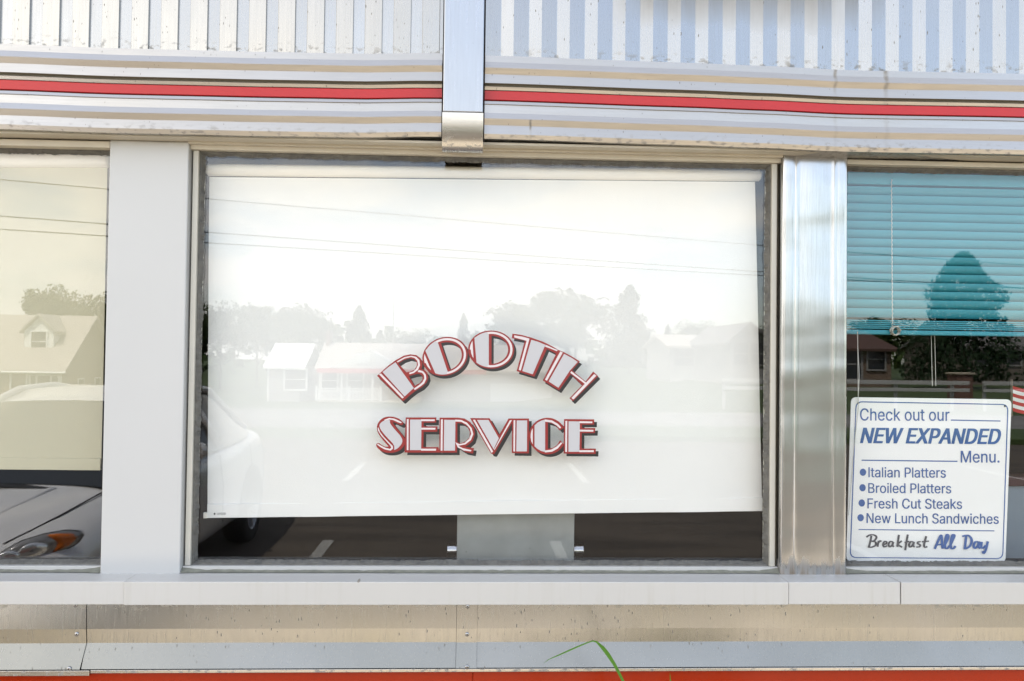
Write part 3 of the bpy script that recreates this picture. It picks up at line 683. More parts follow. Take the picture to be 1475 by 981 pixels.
# letter outlines (units of 1/1000 em): advance, contours
GLYPHS = {'.': (187, '95,-4 83,-3 73,1 63,9 55,18 51,29 50,41 51,53 55,64 63,73 73,81 83,85 95,87 107,85 118,81 128,73 135,64 140,53 141,41 140,29 135,18 128,9 118,1 107,-3'),
'A': (479, '16,0 201,509 276,509 463,0 395,0 287,302 280,323 272,346 264,372 255,402 244,438 232,478 245,478 233,437 222,402 213,371 204,345 197,322 191,302 85,0|110,142 110,199 370,199 370,142'),
'B': (456, '60,0 60,509 241,509 274,507 304,501 329,491 350,477 367,461 381,442 390,421 396,398 398,374 397,353 393,336 387,320 378,307 368,295 356,286 343,278 329,272 315,267 315,262 331,260 347,254 363,245 378,234 391,220 402,203 411,184 416,161 418,136 416,111 410,88 400,67 386,48 368,31 344,18 317,8 284,2 247,0|125,57 245,57 281,60 309,67 330,80 344,96 353,115 355,137 354,153 350,169 342,184 333,197 320,209 306,218 289,225 269,229 248,231 125,231|125,285 238,285 256,287 273,290 288,296 302,304 314,314 323,326 330,340 335,355 336,372 333,393 326,412 313,429 294,442 270,449 240,452 125,452'),
'C': (510, '267,-7 225,-3 186,7 150,25 119,49 92,79 70,115 53,157 44,203 40,254 44,305 53,352 70,393 92,429 119,459 150,484 186,501 225,512 267,516 293,514 317,511 340,504 362,496 383,485 402,471 419,456 435,438 448,418 459,397 467,373 473,348 408,348 404,365 397,380 389,395 380,407 369,418 357,428 344,437 330,444 315,449 300,453 284,455 267,456 237,453 209,445 184,432 161,414 141,391 125,364 113,332 106,295 103,254 106,213 113,177 125,145 141,117 161,94 184,76 210,63 237,56 267,53 284,54 300,56 315,60 330,65 344,72 357,81 369,90 380,102 389,114 397,128 404,144 408,160 473,160 467,135 459,112 448,91 435,71 420,53 402,38 383,24 363,13 341,5 317,-2 293,-6'),
'D': (502, '219,0 96,0 96,57 215,57 254,60 288,68 318,81 343,99 363,122 379,149 390,181 397,216 399,255 397,294 390,329 379,361 364,388 344,410 320,428 291,441 258,449 221,452 93,452 93,509 225,509 273,505 315,495 353,478 385,455 412,426 433,391 449,351 458,306 462,255 458,205 449,159 433,119 411,83 384,54 351,31 312,14 268,3|125,509 125,0 60,0 60,509'),
'E': (418, '60,0 60,509 372,509 372,452 125,452 125,286 355,286 355,229 125,229 125,57 375,57 375,0'),
'F': (410, '60,0 60,509 369,509 369,452 125,452 125,278 346,278 346,221 125,221 125,0'),
'I': (182, '60,0 60,509 122,509 122,0'),
'L': (393, '60,0 60,509 125,509 125,57 361,57 361,0'),
'M': (628, '60,0 60,509 152,509 277,187 287,159 299,123 311,84 322,49 307,49 318,83 330,121 342,158 352,187 476,509 568,509 568,0 504,0 504,291 504,327 505,369 506,413 507,457 513,457 508,441 503,425 498,409 482,363 467,322 456,291 342,0 286,0 170,291 159,321 145,361 129,408 112,457 119,457 120,416 121,372 122,328 122,291 122,0'),
'N': (523, '60,0 60,509 136,509 343,183 349,174 355,163 363,151 371,137 379,122 388,107 396,90 405,73 414,55 405,54 403,72 402,90 401,108 400,126 399,142 399,157 399,195 399,509 463,509 463,0 387,0 202,290 177,331 168,346 159,363 148,381 108,452 119,454 122,384 124,328 125,291 125,0'),
'O': (533, '267,-7 225,-3 186,7 150,25 119,49 92,79 70,115 53,157 44,203 40,254 44,305 53,352 70,393 92,429 119,459 150,484 186,501 225,512 267,516 309,512 348,501 384,484 415,459 442,429 464,393 480,352 490,305 493,254 490,203 480,157 464,115 442,79 415,49 384,25 348,7 309,-3|267,53 296,55 324,63 349,76 372,94 392,116 408,144 420,176 428,213 430,254 428,295 420,332 408,365 392,392 372,415 349,433 324,446 296,453 267,456 237,453 210,445 184,433 161,415 142,392 125,364 113,332 106,295 103,254 106,213 113,176 125,144 142,117 161,94 184,76 210,63 237,55'),
'P': (444, '60,0 60,509 235,509 272,506 305,499 332,487 356,471 375,452 390,430 400,404 407,377 409,348 407,318 400,291 390,265 375,243 356,223 332,207 305,195 272,188 235,186 109,186 109,242 233,242 257,244 279,248 297,256 312,266 324,279 333,294 339,310 343,328 344,348 343,367 339,385 333,402 324,416 312,428 297,439 279,446 257,451 232,452 125,452 125,0'),
'R': (449, '60,0 60,509 236,509 273,506 305,500 333,489 356,473 376,455 390,433 401,408 407,381 409,352 407,323 401,296 390,271 376,250 356,232 333,217 305,206 273,200 236,198 96,198 96,255 234,255 258,256 280,260 298,267 313,276 325,287 334,300 340,316 344,333 345,352 344,371 340,389 334,405 325,419 313,430 298,440 279,446 258,451 233,452 125,452 125,0|353,0 230,229 303,229 428,0'),
'S': (446, '224,-9 188,-7 156,-1 128,9 102,23 81,40 64,60 51,83 42,109 38,137 104,137 108,118 114,102 123,88 136,76 150,66 166,59 185,53 204,50 224,49 246,50 267,54 286,60 303,69 317,79 329,92 338,106 344,122 346,139 344,154 340,168 332,179 322,189 310,197 296,205 280,211 263,217 245,222 184,239 145,253 112,269 86,289 67,313 56,341 52,372 54,400 62,425 75,448 92,468 113,484 138,498 165,508 195,514 227,516 259,514 289,508 316,498 340,484 360,468 377,449 390,427 398,403 401,378 337,378 332,402 320,421 302,437 280,449 254,456 225,459 204,457 185,454 167,448 152,440 139,430 129,418 121,405 117,391 115,376 117,359 122,345 131,334 142,324 155,315 169,308 184,302 198,297 212,293 264,279 279,275 295,270 312,264 328,256 344,248 359,238 372,226 384,213 395,198 402,180 407,161 408,139 406,112 399,87 386,64 370,43 349,25 323,11 294,0 261,-7'),
'V': (479, '204,0 16,509 84,509 192,206 199,187 207,164 215,137 225,106 236,71 248,31 235,31 247,71 257,107 267,138 276,165 283,187 290,206 395,509 463,509 278,0'),
'W': (686, '155,0 16,509 82,509 163,196 167,179 172,162 175,145 187,94 190,76 194,58 197,40 189,40 193,58 196,76 200,94 203,111 207,128 211,145 224,196 306,509 380,509 462,196 466,179 470,162 474,145 486,94 490,76 494,58 497,40 488,40 492,58 495,76 499,94 503,111 506,128 510,145 523,196 603,509 670,509 530,0 455,0 368,323 362,345 357,368 351,391 346,417 341,445 336,475 350,475 345,446 340,420 335,395 330,371 324,347 318,323 230,0'),
'X': (474, '18,0 217,284 217,236 29,509 104,509 178,400 188,386 196,373 204,361 211,350 217,340 223,329 230,318 236,305 243,292 232,292 252,329 258,339 265,350 272,361 298,400 374,509 446,509 259,239 259,287 456,0 382,0 292,129 268,165 262,175 256,185 250,195 244,206 237,218 230,231 244,231 238,219 231,207 225,196 219,186 213,176 206,166 182,129 91,0'),
'a': (389, '160,-9 137,-7 115,-3 94,5 76,15 60,29 48,45 38,63 32,84 30,108 32,128 36,146 43,161 53,174 64,184 78,193 92,200 108,206 125,211 143,214 161,217 178,220 234,227 247,229 257,231 265,235 271,240 274,246 276,255 276,257 275,272 272,285 267,297 260,307 251,315 240,322 227,327 212,330 196,331 178,330 163,327 149,322 137,316 127,309 118,301 110,292 104,283 100,274 41,291 51,313 64,331 79,346 95,358 114,368 133,375 153,380 173,383 194,384 208,384 223,382 239,379 255,375 271,369 286,360 300,350 312,336 322,320 330,301 335,278 337,251 337,0 277,0 277,52 272,52 267,43 260,34 252,25 242,16 229,8 215,1 199,-4 181,-7|170,45 192,47 211,51 228,59 242,68 254,80 263,93 270,108 274,122 276,138 276,190 272,187 267,184 259,182 251,180 241,178 231,176 200,171 175,168 161,166 147,163 134,159 122,153 112,147 103,139 97,130 93,118 92,105 93,93 96,82 102,72 109,64 119,57 130,52 142,48 156,46'),
'c': (395, '207,-8 174,-5 144,3 117,16 93,35 72,58 56,85 44,116 37,150 34,187 37,225 44,260 56,291 72,318 93,341 117,360 144,374 174,382 207,384 226,384 243,381 260,377 276,371 291,364 305,356 318,346 330,335 340,322 349,308 356,293 362,277 303,262 300,272 295,281 290,289 284,297 278,304 270,311 261,316 252,321 242,325 231,328 220,329 207,330 184,328 163,321 145,310 130,296 118,278 108,258 102,236 98,212 96,187 98,163 102,139 108,117 118,97 130,80 145,66 163,55 184,49 207,46 220,47 232,49 243,52 253,55 262,60 271,66 279,73 285,80 292,89 297,98 301,107 304,117 363,102 357,86 350,70 341,56 331,43 319,32 306,21 292,12 277,5 261,-1 244,-5 226,-7'),
'd': (424, '195,-8 165,-6 137,3 111,16 89,34 70,57 55,84 43,116 36,151 34,189 36,227 43,261 55,293 70,320 89,342 112,361 137,374 165,382 196,384 218,383 237,379 253,373 267,364 278,355 287,346 295,336 301,327 306,319 311,319 311,509 372,509 372,0 313,0 313,59 307,59 301,50 295,41 287,31 277,21 266,12 252,4 236,-3 217,-7|205,47 226,49 246,55 263,65 278,78 290,95 299,115 306,138 310,162 312,189 310,216 306,241 300,263 290,282 278,299 263,312 246,322 227,328 205,330 182,328 162,322 145,311 130,298 118,281 108,261 102,239 98,215 96,189 98,163 102,139 109,117 118,97 130,80 145,66 162,55 182,49'),
'e': (404, '212,-8 177,-5 145,3 117,16 92,35 72,58 56,85 44,116 37,150 34,187 36,224 44,258 55,290 71,317 91,340 115,359 142,373 172,382 205,384 226,383 246,380 266,374 285,366 303,355 319,341 334,324 347,305 357,282 365,256 370,227 371,194 371,169 75,169 75,221 338,221 310,202 308,226 304,248 298,269 288,286 277,301 263,314 246,323 227,328 205,330 183,328 164,323 146,313 131,301 119,286 109,270 102,251 97,231 96,211 96,178 98,151 102,127 110,106 121,88 135,73 151,61 169,53 190,48 212,46 227,47 241,49 254,53 265,58 276,65 285,73 294,82 300,93 306,105 365,91 358,72 348,55 335,39 320,26 302,14 283,4 261,-3 237,-7'),
'h': (410, '114,227 114,0 53,0 53,509 114,509 114,287 102,287 116,319 132,344 152,362 175,374 200,382 227,384 252,383 275,377 295,369 313,356 328,340 341,321 350,298 355,271 357,240 357,0 296,0 296,235 293,263 286,286 273,304 256,318 235,326 210,329 192,328 176,324 161,317 147,308 136,297 126,283 119,266 115,248'),
'i': (166, '53,0 53,379 114,379 114,0|84,443 73,444 63,448 54,455 47,463 43,472 41,483 43,494 47,504 54,512 63,518 73,522 84,524 95,522 105,518 114,512 121,504 125,494 126,483 125,472 121,463 114,455 105,448 95,444'),
'k': (380, '110,137 110,212 121,212 284,379 360,379 184,199 177,199|53,0 53,509 114,509 114,0|294,0 148,186 191,229 372,0'),
'l': (158, '50,0 50,509 109,509 109,0'),
'n': (409, '114,227 114,0 53,0 53,379 112,379 112,287 102,287 116,319 132,344 152,362 175,374 200,382 227,384 252,383 275,377 295,369 313,356 328,340 341,321 350,298 355,271 357,240 357,0 296,0 296,235 293,263 286,286 273,304 256,318 235,326 210,329 192,328 176,324 161,317 147,308 136,297 126,283 119,266 115,248'),
'o': (415, '207,-8 174,-5 144,3 117,16 93,35 72,58 56,85 44,116 37,150 34,187 37,225 44,260 56,291 72,318 93,341 117,360 144,374 174,382 207,384 241,382 271,374 299,360 323,341 343,318 359,291 371,260 379,225 381,187 379,150 371,116 359,85 343,58 323,35 299,16 271,3 241,-5|207,46 231,49 252,55 270,66 285,80 298,97 307,117 314,139 318,163 319,187 318,212 314,236 307,258 298,278 285,296 270,310 252,321 231,328 207,330 184,328 163,321 145,310 130,296 118,278 108,258 102,236 98,212 96,187 98,163 102,139 108,117 118,97 130,80 145,66 163,55 184,49'),
'r': (259, '53,0 53,379 112,379 112,321 115,321 124,339 137,354 152,367 171,377 191,383 213,385 229,384 243,384 243,322 230,324 223,325 215,326 207,326 190,324 174,321 159,315 146,306 135,296 126,284 119,269 115,254 114,237 114,0'),
's': (365, '182,-8 157,-7 133,-3 112,3 93,12 76,24 62,38 50,54 41,73 36,94 94,107 101,87 111,72 124,60 141,52 160,47 181,45 206,47 227,53 244,62 258,74 265,88 268,103 266,115 262,126 254,136 243,144 229,150 212,155 149,170 118,180 92,192 72,208 58,227 50,249 47,274 49,295 55,314 65,332 79,347 95,360 115,370 137,378 161,383 187,384 212,383 234,379 254,372 271,363 286,352 299,339 309,324 318,308 324,290 268,277 262,291 254,304 243,316 228,325 210,331 187,333 166,331 147,326 131,317 119,305 111,292 109,277 110,264 115,253 124,243 136,235 152,229 172,223 229,209 261,200 287,187 306,171 320,153 328,131 331,107 329,85 323,65 312,47 298,31 281,18 260,6 236,-2 210,-7'),
't': (227, '204,379 204,327 6,327 6,379|65,471 126,471 126,98 127,83 130,70 136,61 144,55 156,51 170,50 185,51 202,54 213,2 207,0 200,-2 192,-3 184,-3 176,-4 168,-4 138,-1 113,7 92,21 77,41 68,64 65,93'),
'u': (410, '182,-5 158,-3 135,2 115,11 97,23 82,39 69,59 60,82 54,109 53,139 53,379 114,379 114,144 116,117 124,94 137,75 154,61 175,53 200,50 218,51 234,55 249,62 263,71 274,83 283,97 290,113 295,132 296,153 296,379 357,379 357,0 298,0 298,92 307,92 294,60 277,35 257,17 234,5 209,-3'),
'w': (567, '138,0 23,379 87,379 133,214 140,190 147,164 154,137 161,107 168,75 175,41 165,41 172,74 179,105 186,135 192,163 199,189 206,214 252,379 316,379 362,214 368,189 375,163 382,136 388,106 395,75 402,41 391,41 399,75 406,106 413,135 420,163 427,189 434,214 480,379 545,379 429,0 368,0 319,172 305,225 300,243 295,262 291,280 277,338 291,338 277,280 263,225 258,207 253,189 248,172 199,0'),
' ': (187, '')}

def winding(p, cs):
    w = 0
    for c in cs:
        for (x0, y0), (x1, y1) in zip(c, c[1:]+c[:1]):
            if (y0 > p[1]) != (y1 > p[1]) and p[0] < (x1-x0)*(p[1]-y0)/(y1-y0)+x0: w += 1 if y1 > y0 else -1
    return w
GLYPH_MESH = {}
def glyph(ch):
    """outline filled by the non-zero rule, so that strokes which overlap become one face set"""
    if ch not in GLYPH_MESH:
        adv, enc = GLYPHS[ch]; vs, fs = [], []
        cs = [[tuple(int(v) for v in p.split(',')) for p in c.split(' ')] for c in enc.split('|')] if enc else []
        if cs:
            pts, ed = [], []
            for c in cs:
                n0 = len(pts); pts += [Vector(p) for p in c]; ed += [(n0+i, n0+(i+1) % len(c)) for i in range(len(c))]
            co, _, fa = geometry.delaunay_2d_cdt(pts, ed, [], 0, 1e-4)[:3]
            vs = [(p.x, p.y) for p in co]
            fs = [tuple(f) for f in fa if winding((sum(co[i].x for i in f)/len(f)+.013, sum(co[i].y for i in f)/len(f)+.007), cs)]
        GLYPH_MESH[ch] = (adv, vs, fs)
    return GLYPH_MESH[ch]
def text_mesh(s):
    vs, fs, pen = [], [], 0
    for ch in s:
        adv, gv, gf = glyph(ch); n0 = len(vs)
        vs += [(x+pen, y) for x, y in gv]; fs += [tuple(i+n0 for i in f) for f in gf]; pen += adv
    return vs, fs
def put_text(g, s, x0, x1, base, cap, conv, Y, mi=0, bold=0.0, shear=0.0, slope=0.0):
    vs, fs = text_mesh(s); ax, bx = min(v[0] for v in vs), max(v[0] for v in vs); ch = 509.0
    offs = [(0, 0)] if not bold else [(k*bold, j*bold*.35) for k in (-1, -.33, .33, 1) for j in (-1, 1)]
    for n_, (dx, dy) in enumerate(offs):
        out = []
        for vx, vy in vs:
            h = (vy+dy)/ch
            u = x0+(vx+dx-ax)/(bx-ax)*(x1-x0-shear*(base-cap))+shear*h*(base-cap)
            v = base-h*(base-cap)+slope*(u-x0)
            px, py = conv((u, v)); x, z = at(px, py, Y); out.append((x, Y-.00009*n_, z))
        g.add(out, fs, mi)
g = MB(); put_text(g, 'LEVOLOR', 313, 325, 741.6, 738.6, lambda p: p, .0405)
n = 10; ctr = P3(309, 740.2, .0405); g.add([(ctr.x+.0022*cos(2*pi*k/n), .0405, ctr.z+.0026*sin(2*pi*k/n)) for k in range(n)], [tuple(range(n))]); g.build('maker_mark', M['L_blk'], RS, recalc=False)

# venetian blind
BY = .05
vb = thing('venetian_blind', P3(1500, 258, BY), 'teal venetian blind half raised in the right window above the menu sign', 'blind')
bx0, bx1 = C2[1]-.02, 2.44
ztop, zbot = at(1350, 254, BY)[1], at(1350, 462, BY)[1]
g = MB(); g.box(bx0, bx1, BY-.014, BY+.014, ztop-.028, ztop+.004); g.build('headrail', M['blind'], vb, bevel=.002)
def slat_mesh(x0, x1, w=.0265):
    g = MB(); n = 6; A = radians(62)
    prof = []
    for k in range(n+1):
        u = (k/n-.5)*w; h = .0022*(1-(2*k/n-1)**2)
        prof.append((u*cos(A)-h*sin(A), -(u*sin(A)+h*cos(A)) if False else -u*sin(A)+0*h, h))
    rows = [[(x, -(-u_*1.0)-hh*.9, z_) for (u_, z_, hh) in prof] for x in (x0, x1)]
    g.grid(rows); return g
pitch = .0232; zs = ztop-.044; first = None; k = 0
while zs > zbot+.005:
    if first is None:
        gg = slat_mesh(bx0+.004, bx1-.004)
        first = gg.build('slat', M['blind'], vb, smooth=True, recalc=False); first.location = (0-vb.location.x, BY-vb.location.y, zs-vb.location.z); sl_ = first
    else:
        sl_ = first.copy(); COL.objects.link(sl_); sl_.location.z = zs-vb.location.z
    sl_.rotation_euler.x = radians(.0+1.6*mn.noise(Vector((k*1.7, 2, 3)))); zs -= pitch; k += 1
zs = zbot-.001
for q in range(5):
    g = MB(); g.box(bx0+.004, bx1-.004, BY-.0125, BY+.0125, zs-.0036, zs); g.build('slat', M['blind'], vb, bevel=.001); zs -= .0049
g = MB(); g.box(bx0+.004, bx1-.004, BY-.0125, BY+.0125, zs-.014, zs-.0015); g.build('bottom_rail', M['blind'], vb, bevel=.003); zrail = zs-.014
cx = at(1284, 300, BY-.018)[0]; ch_t = at(1284, 258, BY-.018)[1]
g = MB(); zt_, k = ch_t, 0
pts = []
for q in range(140):
    z_ = ch_t-q*(ch_t-(zrail+.01))/139; pts.append((cx+.0012*sin(q*1.6)+.004*q/139, BY-.018+.0012*cos(q*1.6), z_))
g.tube(pts, .0011, 5); g.build('ladder_cord', M['cord'], vb, smooth=True)
rnd = random.Random(4); g = MB(); cc = P3(1289.5, 476.5, BY-.022); pts = []
for q in range(160):
    th = q*.9; ph = rnd.uniform(-.7, .7)
    pts.append(cc+Vector((.0125*cos(th)*cos(ph), .006*sin(q*.37), .0125*sin(th)*cos(ph*.6))))
g.tube(pts, .0011, 4); g.build('cord_bundle', M['cord'], vb, smooth=True)
for px in (1341, 1346):
    g = MB(); a = P3(px, 470, BY+.02); b = P3(px+2, 556, BY+.02); g.tube([a, b], .0008, 5); g.build('lift_cord', M['cord'], vb)

# menu sign
SY = .022
def cS(p): return 1210+p[0]/3.634, 560+p[1]/3.634
ms = thing('menu_sign', P3(1335, 808, SY), 'white plastic menu sign with blue print hanging in the right window', 'sign')
def rrect(c, rad, n=6):
    out = []
    for i in range(4):
        p, a, b = Vector(c[i]), Vector(c[i-1]), Vector(c[(i+1) % 4])
        u, w_ = (a-p).normalized(), (b-p).normalized()
        for k in range(n+1):
            t_ = k/n; s0, s1 = p+u*rad, p+w_*rad
            out.append(tuple((s0*(1-t_)**2+p*2*t_*(1-t_)+s1*t_*t_)))
    return out
brd = [(58, 44), (899, 56), (866, 912), (32, 904)]
g = MB(); g.prism([(*((lambda q: (q.x, SY, q.z))(P3(*cS(p), SY))),) for p in rrect(brd, 30)], (0, .003, 0)); g.build('sign_board', M['sign'], ms, bevel=.0006)
g = MB(); ty = SY-.0006
o_, i_ = rrect([(82, 65), (882, 80), (854, 892), (50, 886)], 36), rrect([(87, 71), (876, 85), (849, 887), (56, 881)], 32)
n = len(o_)
for k in range(n):
    q = [o_[k], o_[(k+1) % n], i_[(k+1) % n], i_[k]]; g.add([P3(*cS(p), ty) for p in q], [(0, 1, 2, 3)])
def bar(x0, y0, x1, y1, h):
    g.add([P3(*cS(p), ty) for p in ((x0, y0-h/2), (x1, y1-h/2), (x1, y1+h/2), (x0, y0+h/2))], [(0, 1, 2, 3)])
bar(580, 164, 840, 169, 6); bar(113, 374, 615, 380, 6); bar(97, 737, 808, 744, 5)
put_text(g, 'Check out our', 105, 572, 166, 103, cS, ty, 0, 5, 0, .004)
put_text(g, 'NEW EXPANDED', 108, 846, 283, 205, cS, ty, 0, 27, .22, .008)
put_text(g, 'Menu.', 632, 834, 386, 325, cS, ty, 0, 5, 0, 0)
for s_, x0, x1, b0, c0_ in (('Italian Platters', 149, 553, 463, 411), ('Broiled Platters', 148, 581, 545, 494), ('Fresh Cut Steaks', 144, 638, 626, 574), ('New Lunch Sandwiches', 139, 830, 703, 651)):
    put_text(g, s_, x0, x1, b0, c0_, cS, ty, 0, 5, 0, .006)
for bx, by in ((120, 437), (118, 518), (114, 598), (108, 675)):
    g.add([P3(*cS((bx+17*cos(2*pi*k/20), by+19*sin(2*pi*k/20))), ty) for k in range(20)], [tuple(range(20))])
def brush(pl, w0, conv, mi, closed=False, lev=[0]):
    """brushed stroke through pl with swelling width"""
    pts = []
    for i in range(len(pl)-1):
        p0, p1, p2, p3 = [Vector(pl[min(max(i+k, 0), len(pl)-1)]) for k in (-1, 0, 1, 2)]
        for k in range(6):
            t_ = k/6; pts.append(.5*((2*p1)+(p2-p0)*t_+(2*p0-5*p1+4*p2-p3)*t_*t_+(3*p1-p0-3*p2+p3)*t_**3))
    pts.append(Vector(pl[-1])); rows = [[], []]
    lev[0] += 1; y0_ = ty-.00007*(lev[0] % 40)
    for i, p in enumerate(pts):
        y = y0_-.0009*i/len(pts); d = (pts[min(i+1, len(pts)-1)]-pts[max(i-1, 0)]); d = d.normalized() if d.length else Vector((1, 0))
        nn = Vector((-d.y, d.x)); wd = w0*(.65+.5*abs(d.y))
        for r, sgn in ((0, 1), (1, -1)):
            q = p+nn*(wd/2*sgn); px, py = conv((q.x, q.y)); x, z = at(px, py, y); rows[r].append((x, y, z))
    g.grid(rows, mi)
cW = lambda p: (1225+p[0]/5.9, 750+p[1]/5.9)
for pl in ([(178, 128), (170, 175), (155, 230)], [(135, 140), (165, 122), (200, 122), (222, 140), (205, 168), (180, 175)], [(180, 175), (212, 182), (214, 208), (185, 224), (152, 226)],
           [(240, 172), (230, 222)], [(236, 190), (252, 172), (264, 178)], [(280, 204), (302, 196), (306, 180), (290, 178), (278, 200), (286, 222), (312, 214)],
           [(362, 180), (338, 178), (324, 202), (334, 222), (356, 206), (364, 180), (358, 210), (370, 222)], [(412, 120), (398, 222)], [(438, 172), (404, 200), (440, 226)],
           [(488, 118), (478, 170), (466, 252)], [(460, 186), (500, 176)], [(536, 182), (512, 180), (498, 206), (508, 224), (530, 206), (540, 182), (534, 212), (546, 224)],
           [(598, 178), (576, 182), (572, 194), (592, 206), (586, 222), (558, 224)], [(644, 132), (626, 206), (634, 226), (654, 220)], [(606, 180), (668, 174)]):
    brush(pl, 16, cW, 1)
for pl in ([(716, 240), (738, 190), (770, 124), (778, 180), (784, 238)], [(728, 206), (790, 200)], [(800, 210), (826, 160), (832, 126), (816, 126), (804, 190), (806, 230), (824, 234), (842, 214)],
           [(846, 214), (872, 160), (884, 126), (866, 126), (852, 190), (856, 232), (874, 236), (894, 216)], [(985, 126), (972, 240)], [(950, 134), (1000, 126), (1030, 160), (1020, 210), (985, 236), (962, 238)],
           [(1092, 182), (1062, 182), (1048, 212), (1058, 234), (1080, 216), (1096, 182), (1088, 220), (1104, 236)], [(1116, 180), (1112, 224), (1128, 232), (1150, 212)], [(1168, 176), (1150, 250), (1132, 276), (1126, 258)]):
    brush(pl, 19, cW, 0)
g.build('sign_lettering', [M['blue'], M['ink']], ms, recalc=False)
g = MB()
g.tube([P3(1235.3, 478, .016), P3(1236.2, 574, .016), P3(1236.0, 590, .0165), P3(1229.5, 650, .0165), P3(1222.5, 742, .0165)], .0009, 5)
g.tube([P3(1234.6, 478, .018), P3(1237.8, 540, .018), P3(1235.8, 580, .018)], .0008, 5); g.build('hanging_cord', M['cord'], ms)
for px, py in ((1447.5, 585), (1236.3, 580.5)):
    g = MB(); c_ = P3(px, py, ty-.0004); g.add([c_+Vector((.0028*cos(2*pi*k/12), 0, .0028*sin(2*pi*k/12))) for k in range(12)], [tuple(range(12))]); g.build('hole', M['L_blk'], ms, recalc=False)

# booth behind the middle window
bt = thing('booth_divider', P3(742, 806, .09), 'speckled grey booth end panel with two chrome pegs below the white shade', 'booth')
a, b = P3(658, 790, .075), P3(827, 790, .075)
g = MB(); g.box(a.x, b.x, .075, .12, 1.105, 1.52); g.build('end_panel', M['lam'], bt, bevel=.0015)
g = MB(); g.box(a.x+.01, b.x-.01, .121, 1.2, .75, 1.45); g.build('seat_back', M['seat'], bt, bevel=.02)
for s_ in (-1, 1):
    x_ = a.x-.0005 if s_ < 0 else b.x+.0005; zz_ = at(700, 793, .085)[1]
    g = MB(); g.tube([(x_, .09, zz_), (x_+s_*.003, .09, zz_), (x_+s_*.0035, .09, zz_), (x_+s_*.024, .09, zz_), (x_+s_*.026, .09, zz_)], [.018, .018, .0205, .0205, .018], 24); g.build('chrome_peg', M['chrome'], bt, smooth=True).modifiers.new('es', 'EDGE_SPLIT').split_angle = radians(40)
# low partition and flag glimpsed in the right window
lp = thing('low_partition', P3(1520, 760, .5), 'blue grey low partition with brown cap behind the menu sign', 'partition')
x_ = at(1380, 760, .5)[0]
g = MB(); g.box(x_, 3.6, .5, .56, .3, at(1465, 700, .5)[1]); g.build('partition_panel', plain('blue grey laminate', (.30, .35, .39), .4, var=.15), lp)
g = MB(); g.box(x_-.01, 3.61, .485, .575, at(1465, 700, .5)[1]+.001, at(1465, 686, .5)[1]); g.build('partition_cap', M['seat'], lp, bevel=.004)
fl = thing('small_flag', P3(1475, 556, .3), 'small striped flag hanging inside the right window beside the menu sign', 'flag')
A_, w_, h_ = P3(1459, 556, .3), .16, .075
g = MB(); st = 7
for k in range(st):
    rows = [[(A_.x+w_*i/10, .3+.006*sin(i*.9), A_.z-h_*q/st-.012*sin(i*.35)) for i in range(11)] for q in (k, k+1)]
    g.grid(rows, k % 2)
g.build('flag_cloth', [M['fred'], M['fwhite']], fl, smooth=True, recalc=False)
g = MB(); g.tube([(A_.x-.004, .3, A_.z+.02), (A_.x-.004, .3, A_.z-.09)], .003, 8); g.build('flag_stick', M['wood'], fl)

# ------------------------------------------------------------------ weeds at the foot of the wall
def blade_strip(g, pts, ws):
    L, R, Cn = [], [], []
    for p, w_ in zip(pts, ws):
        p = Vector(p); L.append(p+Vector((-w_/2, 0, 0))); R.append(p+Vector((w_/2, 0, 0))); Cn.append(p+Vector((0, .25*w_+.0004, 0)))
    g.grid([L, Cn, R])
GY = -.30
wd = thing('tall_weed', (at(905, 981, GY)[0], GY, .004), 'tall green grass blade bent over in front of the red skirt', 'weed')
base_x = at(925, 981, GY)[0]
pts = [(base_x+.02, GY, .004), (base_x+.012, GY, .35)]+[tuple(P3(a, b, GY)) for a, b in ((902, 990), (893, 972), (885, 957), (876, 943), (869, 934), (863, 928), (859, 924.5), (854, 923.3), (848, 925), (838, 929), (822, 936), (804, 944), (790, 950), (783, 955.5))]
ws = [.006, .006, .006, .006, .007, .0085, .0082, .0056, .0036, .003, .0026, .0030, .0034, .0026, .0014, .0004]
def blade2(g, pts, ws):
    L, Cn, R = [], [], []
    for i, (p, w_) in enumerate(zip(pts, ws)):
        p = Vector(p); d = (Vector(pts[min(i+1, len(pts)-1)])-Vector(pts[max(i-1, 0)])); d.y = 0; d.normalize(); nn = Vector((-d.z, 0, d.x))
        L.append(p+nn*w_/2); R.append(p-nn*w_/2); Cn.append(p+Vector((0, .25*w_+.0002, 0)))
    g.grid([L, Cn, R])
g = MB(); blade2(g, pts, ws); g.build('leaf_blade', M['blade'], wd, smooth=True, recalc=False)
rnd = random.Random(3)
def low_blades(root, x, n, h, seed):
    r = random.Random(seed); g = MB()
    for k in range(n):
        bx, by = x+r.uniform(-.06, .06), GY+r.uniform(-.06, .06); H = h*r.uniform(.55, 1); dx, dy = r.uniform(-.2, .2), r.uniform(-.15, .08)
        ps = [(bx+dx*t_*t_, by+dy*t_*t_, .004+H*(t_-.35*t_**3)) for t_ in (0, .25, .5, .75, 1)]
        blade2(g, ps, [.005, .007, .008, .006, .0006])
    g.build('leaf_tuft', M['blade'], root, smooth=True, recalc=False)
low_blades(wd, base_x+.02, 26, .75, 5)
w3 = thing('thin_weed', (at(966, 981, GY)[0], GY, .004), 'thin weed tip just showing right of the bent grass blade', 'weed')
tip = P3(965, 969, GY); g = MB(); blade2(g, [(tip.x+.01, GY, .004), (tip.x+.005, GY, .45), tuple(P3(966, 985, GY)), tuple(tip)], [.006, .005, .0034, .0004]); g.build('leaf_blade', M['blade'], w3, recalc=False)
low_blades(w3, tip.x+.02, 16, .6, 9)

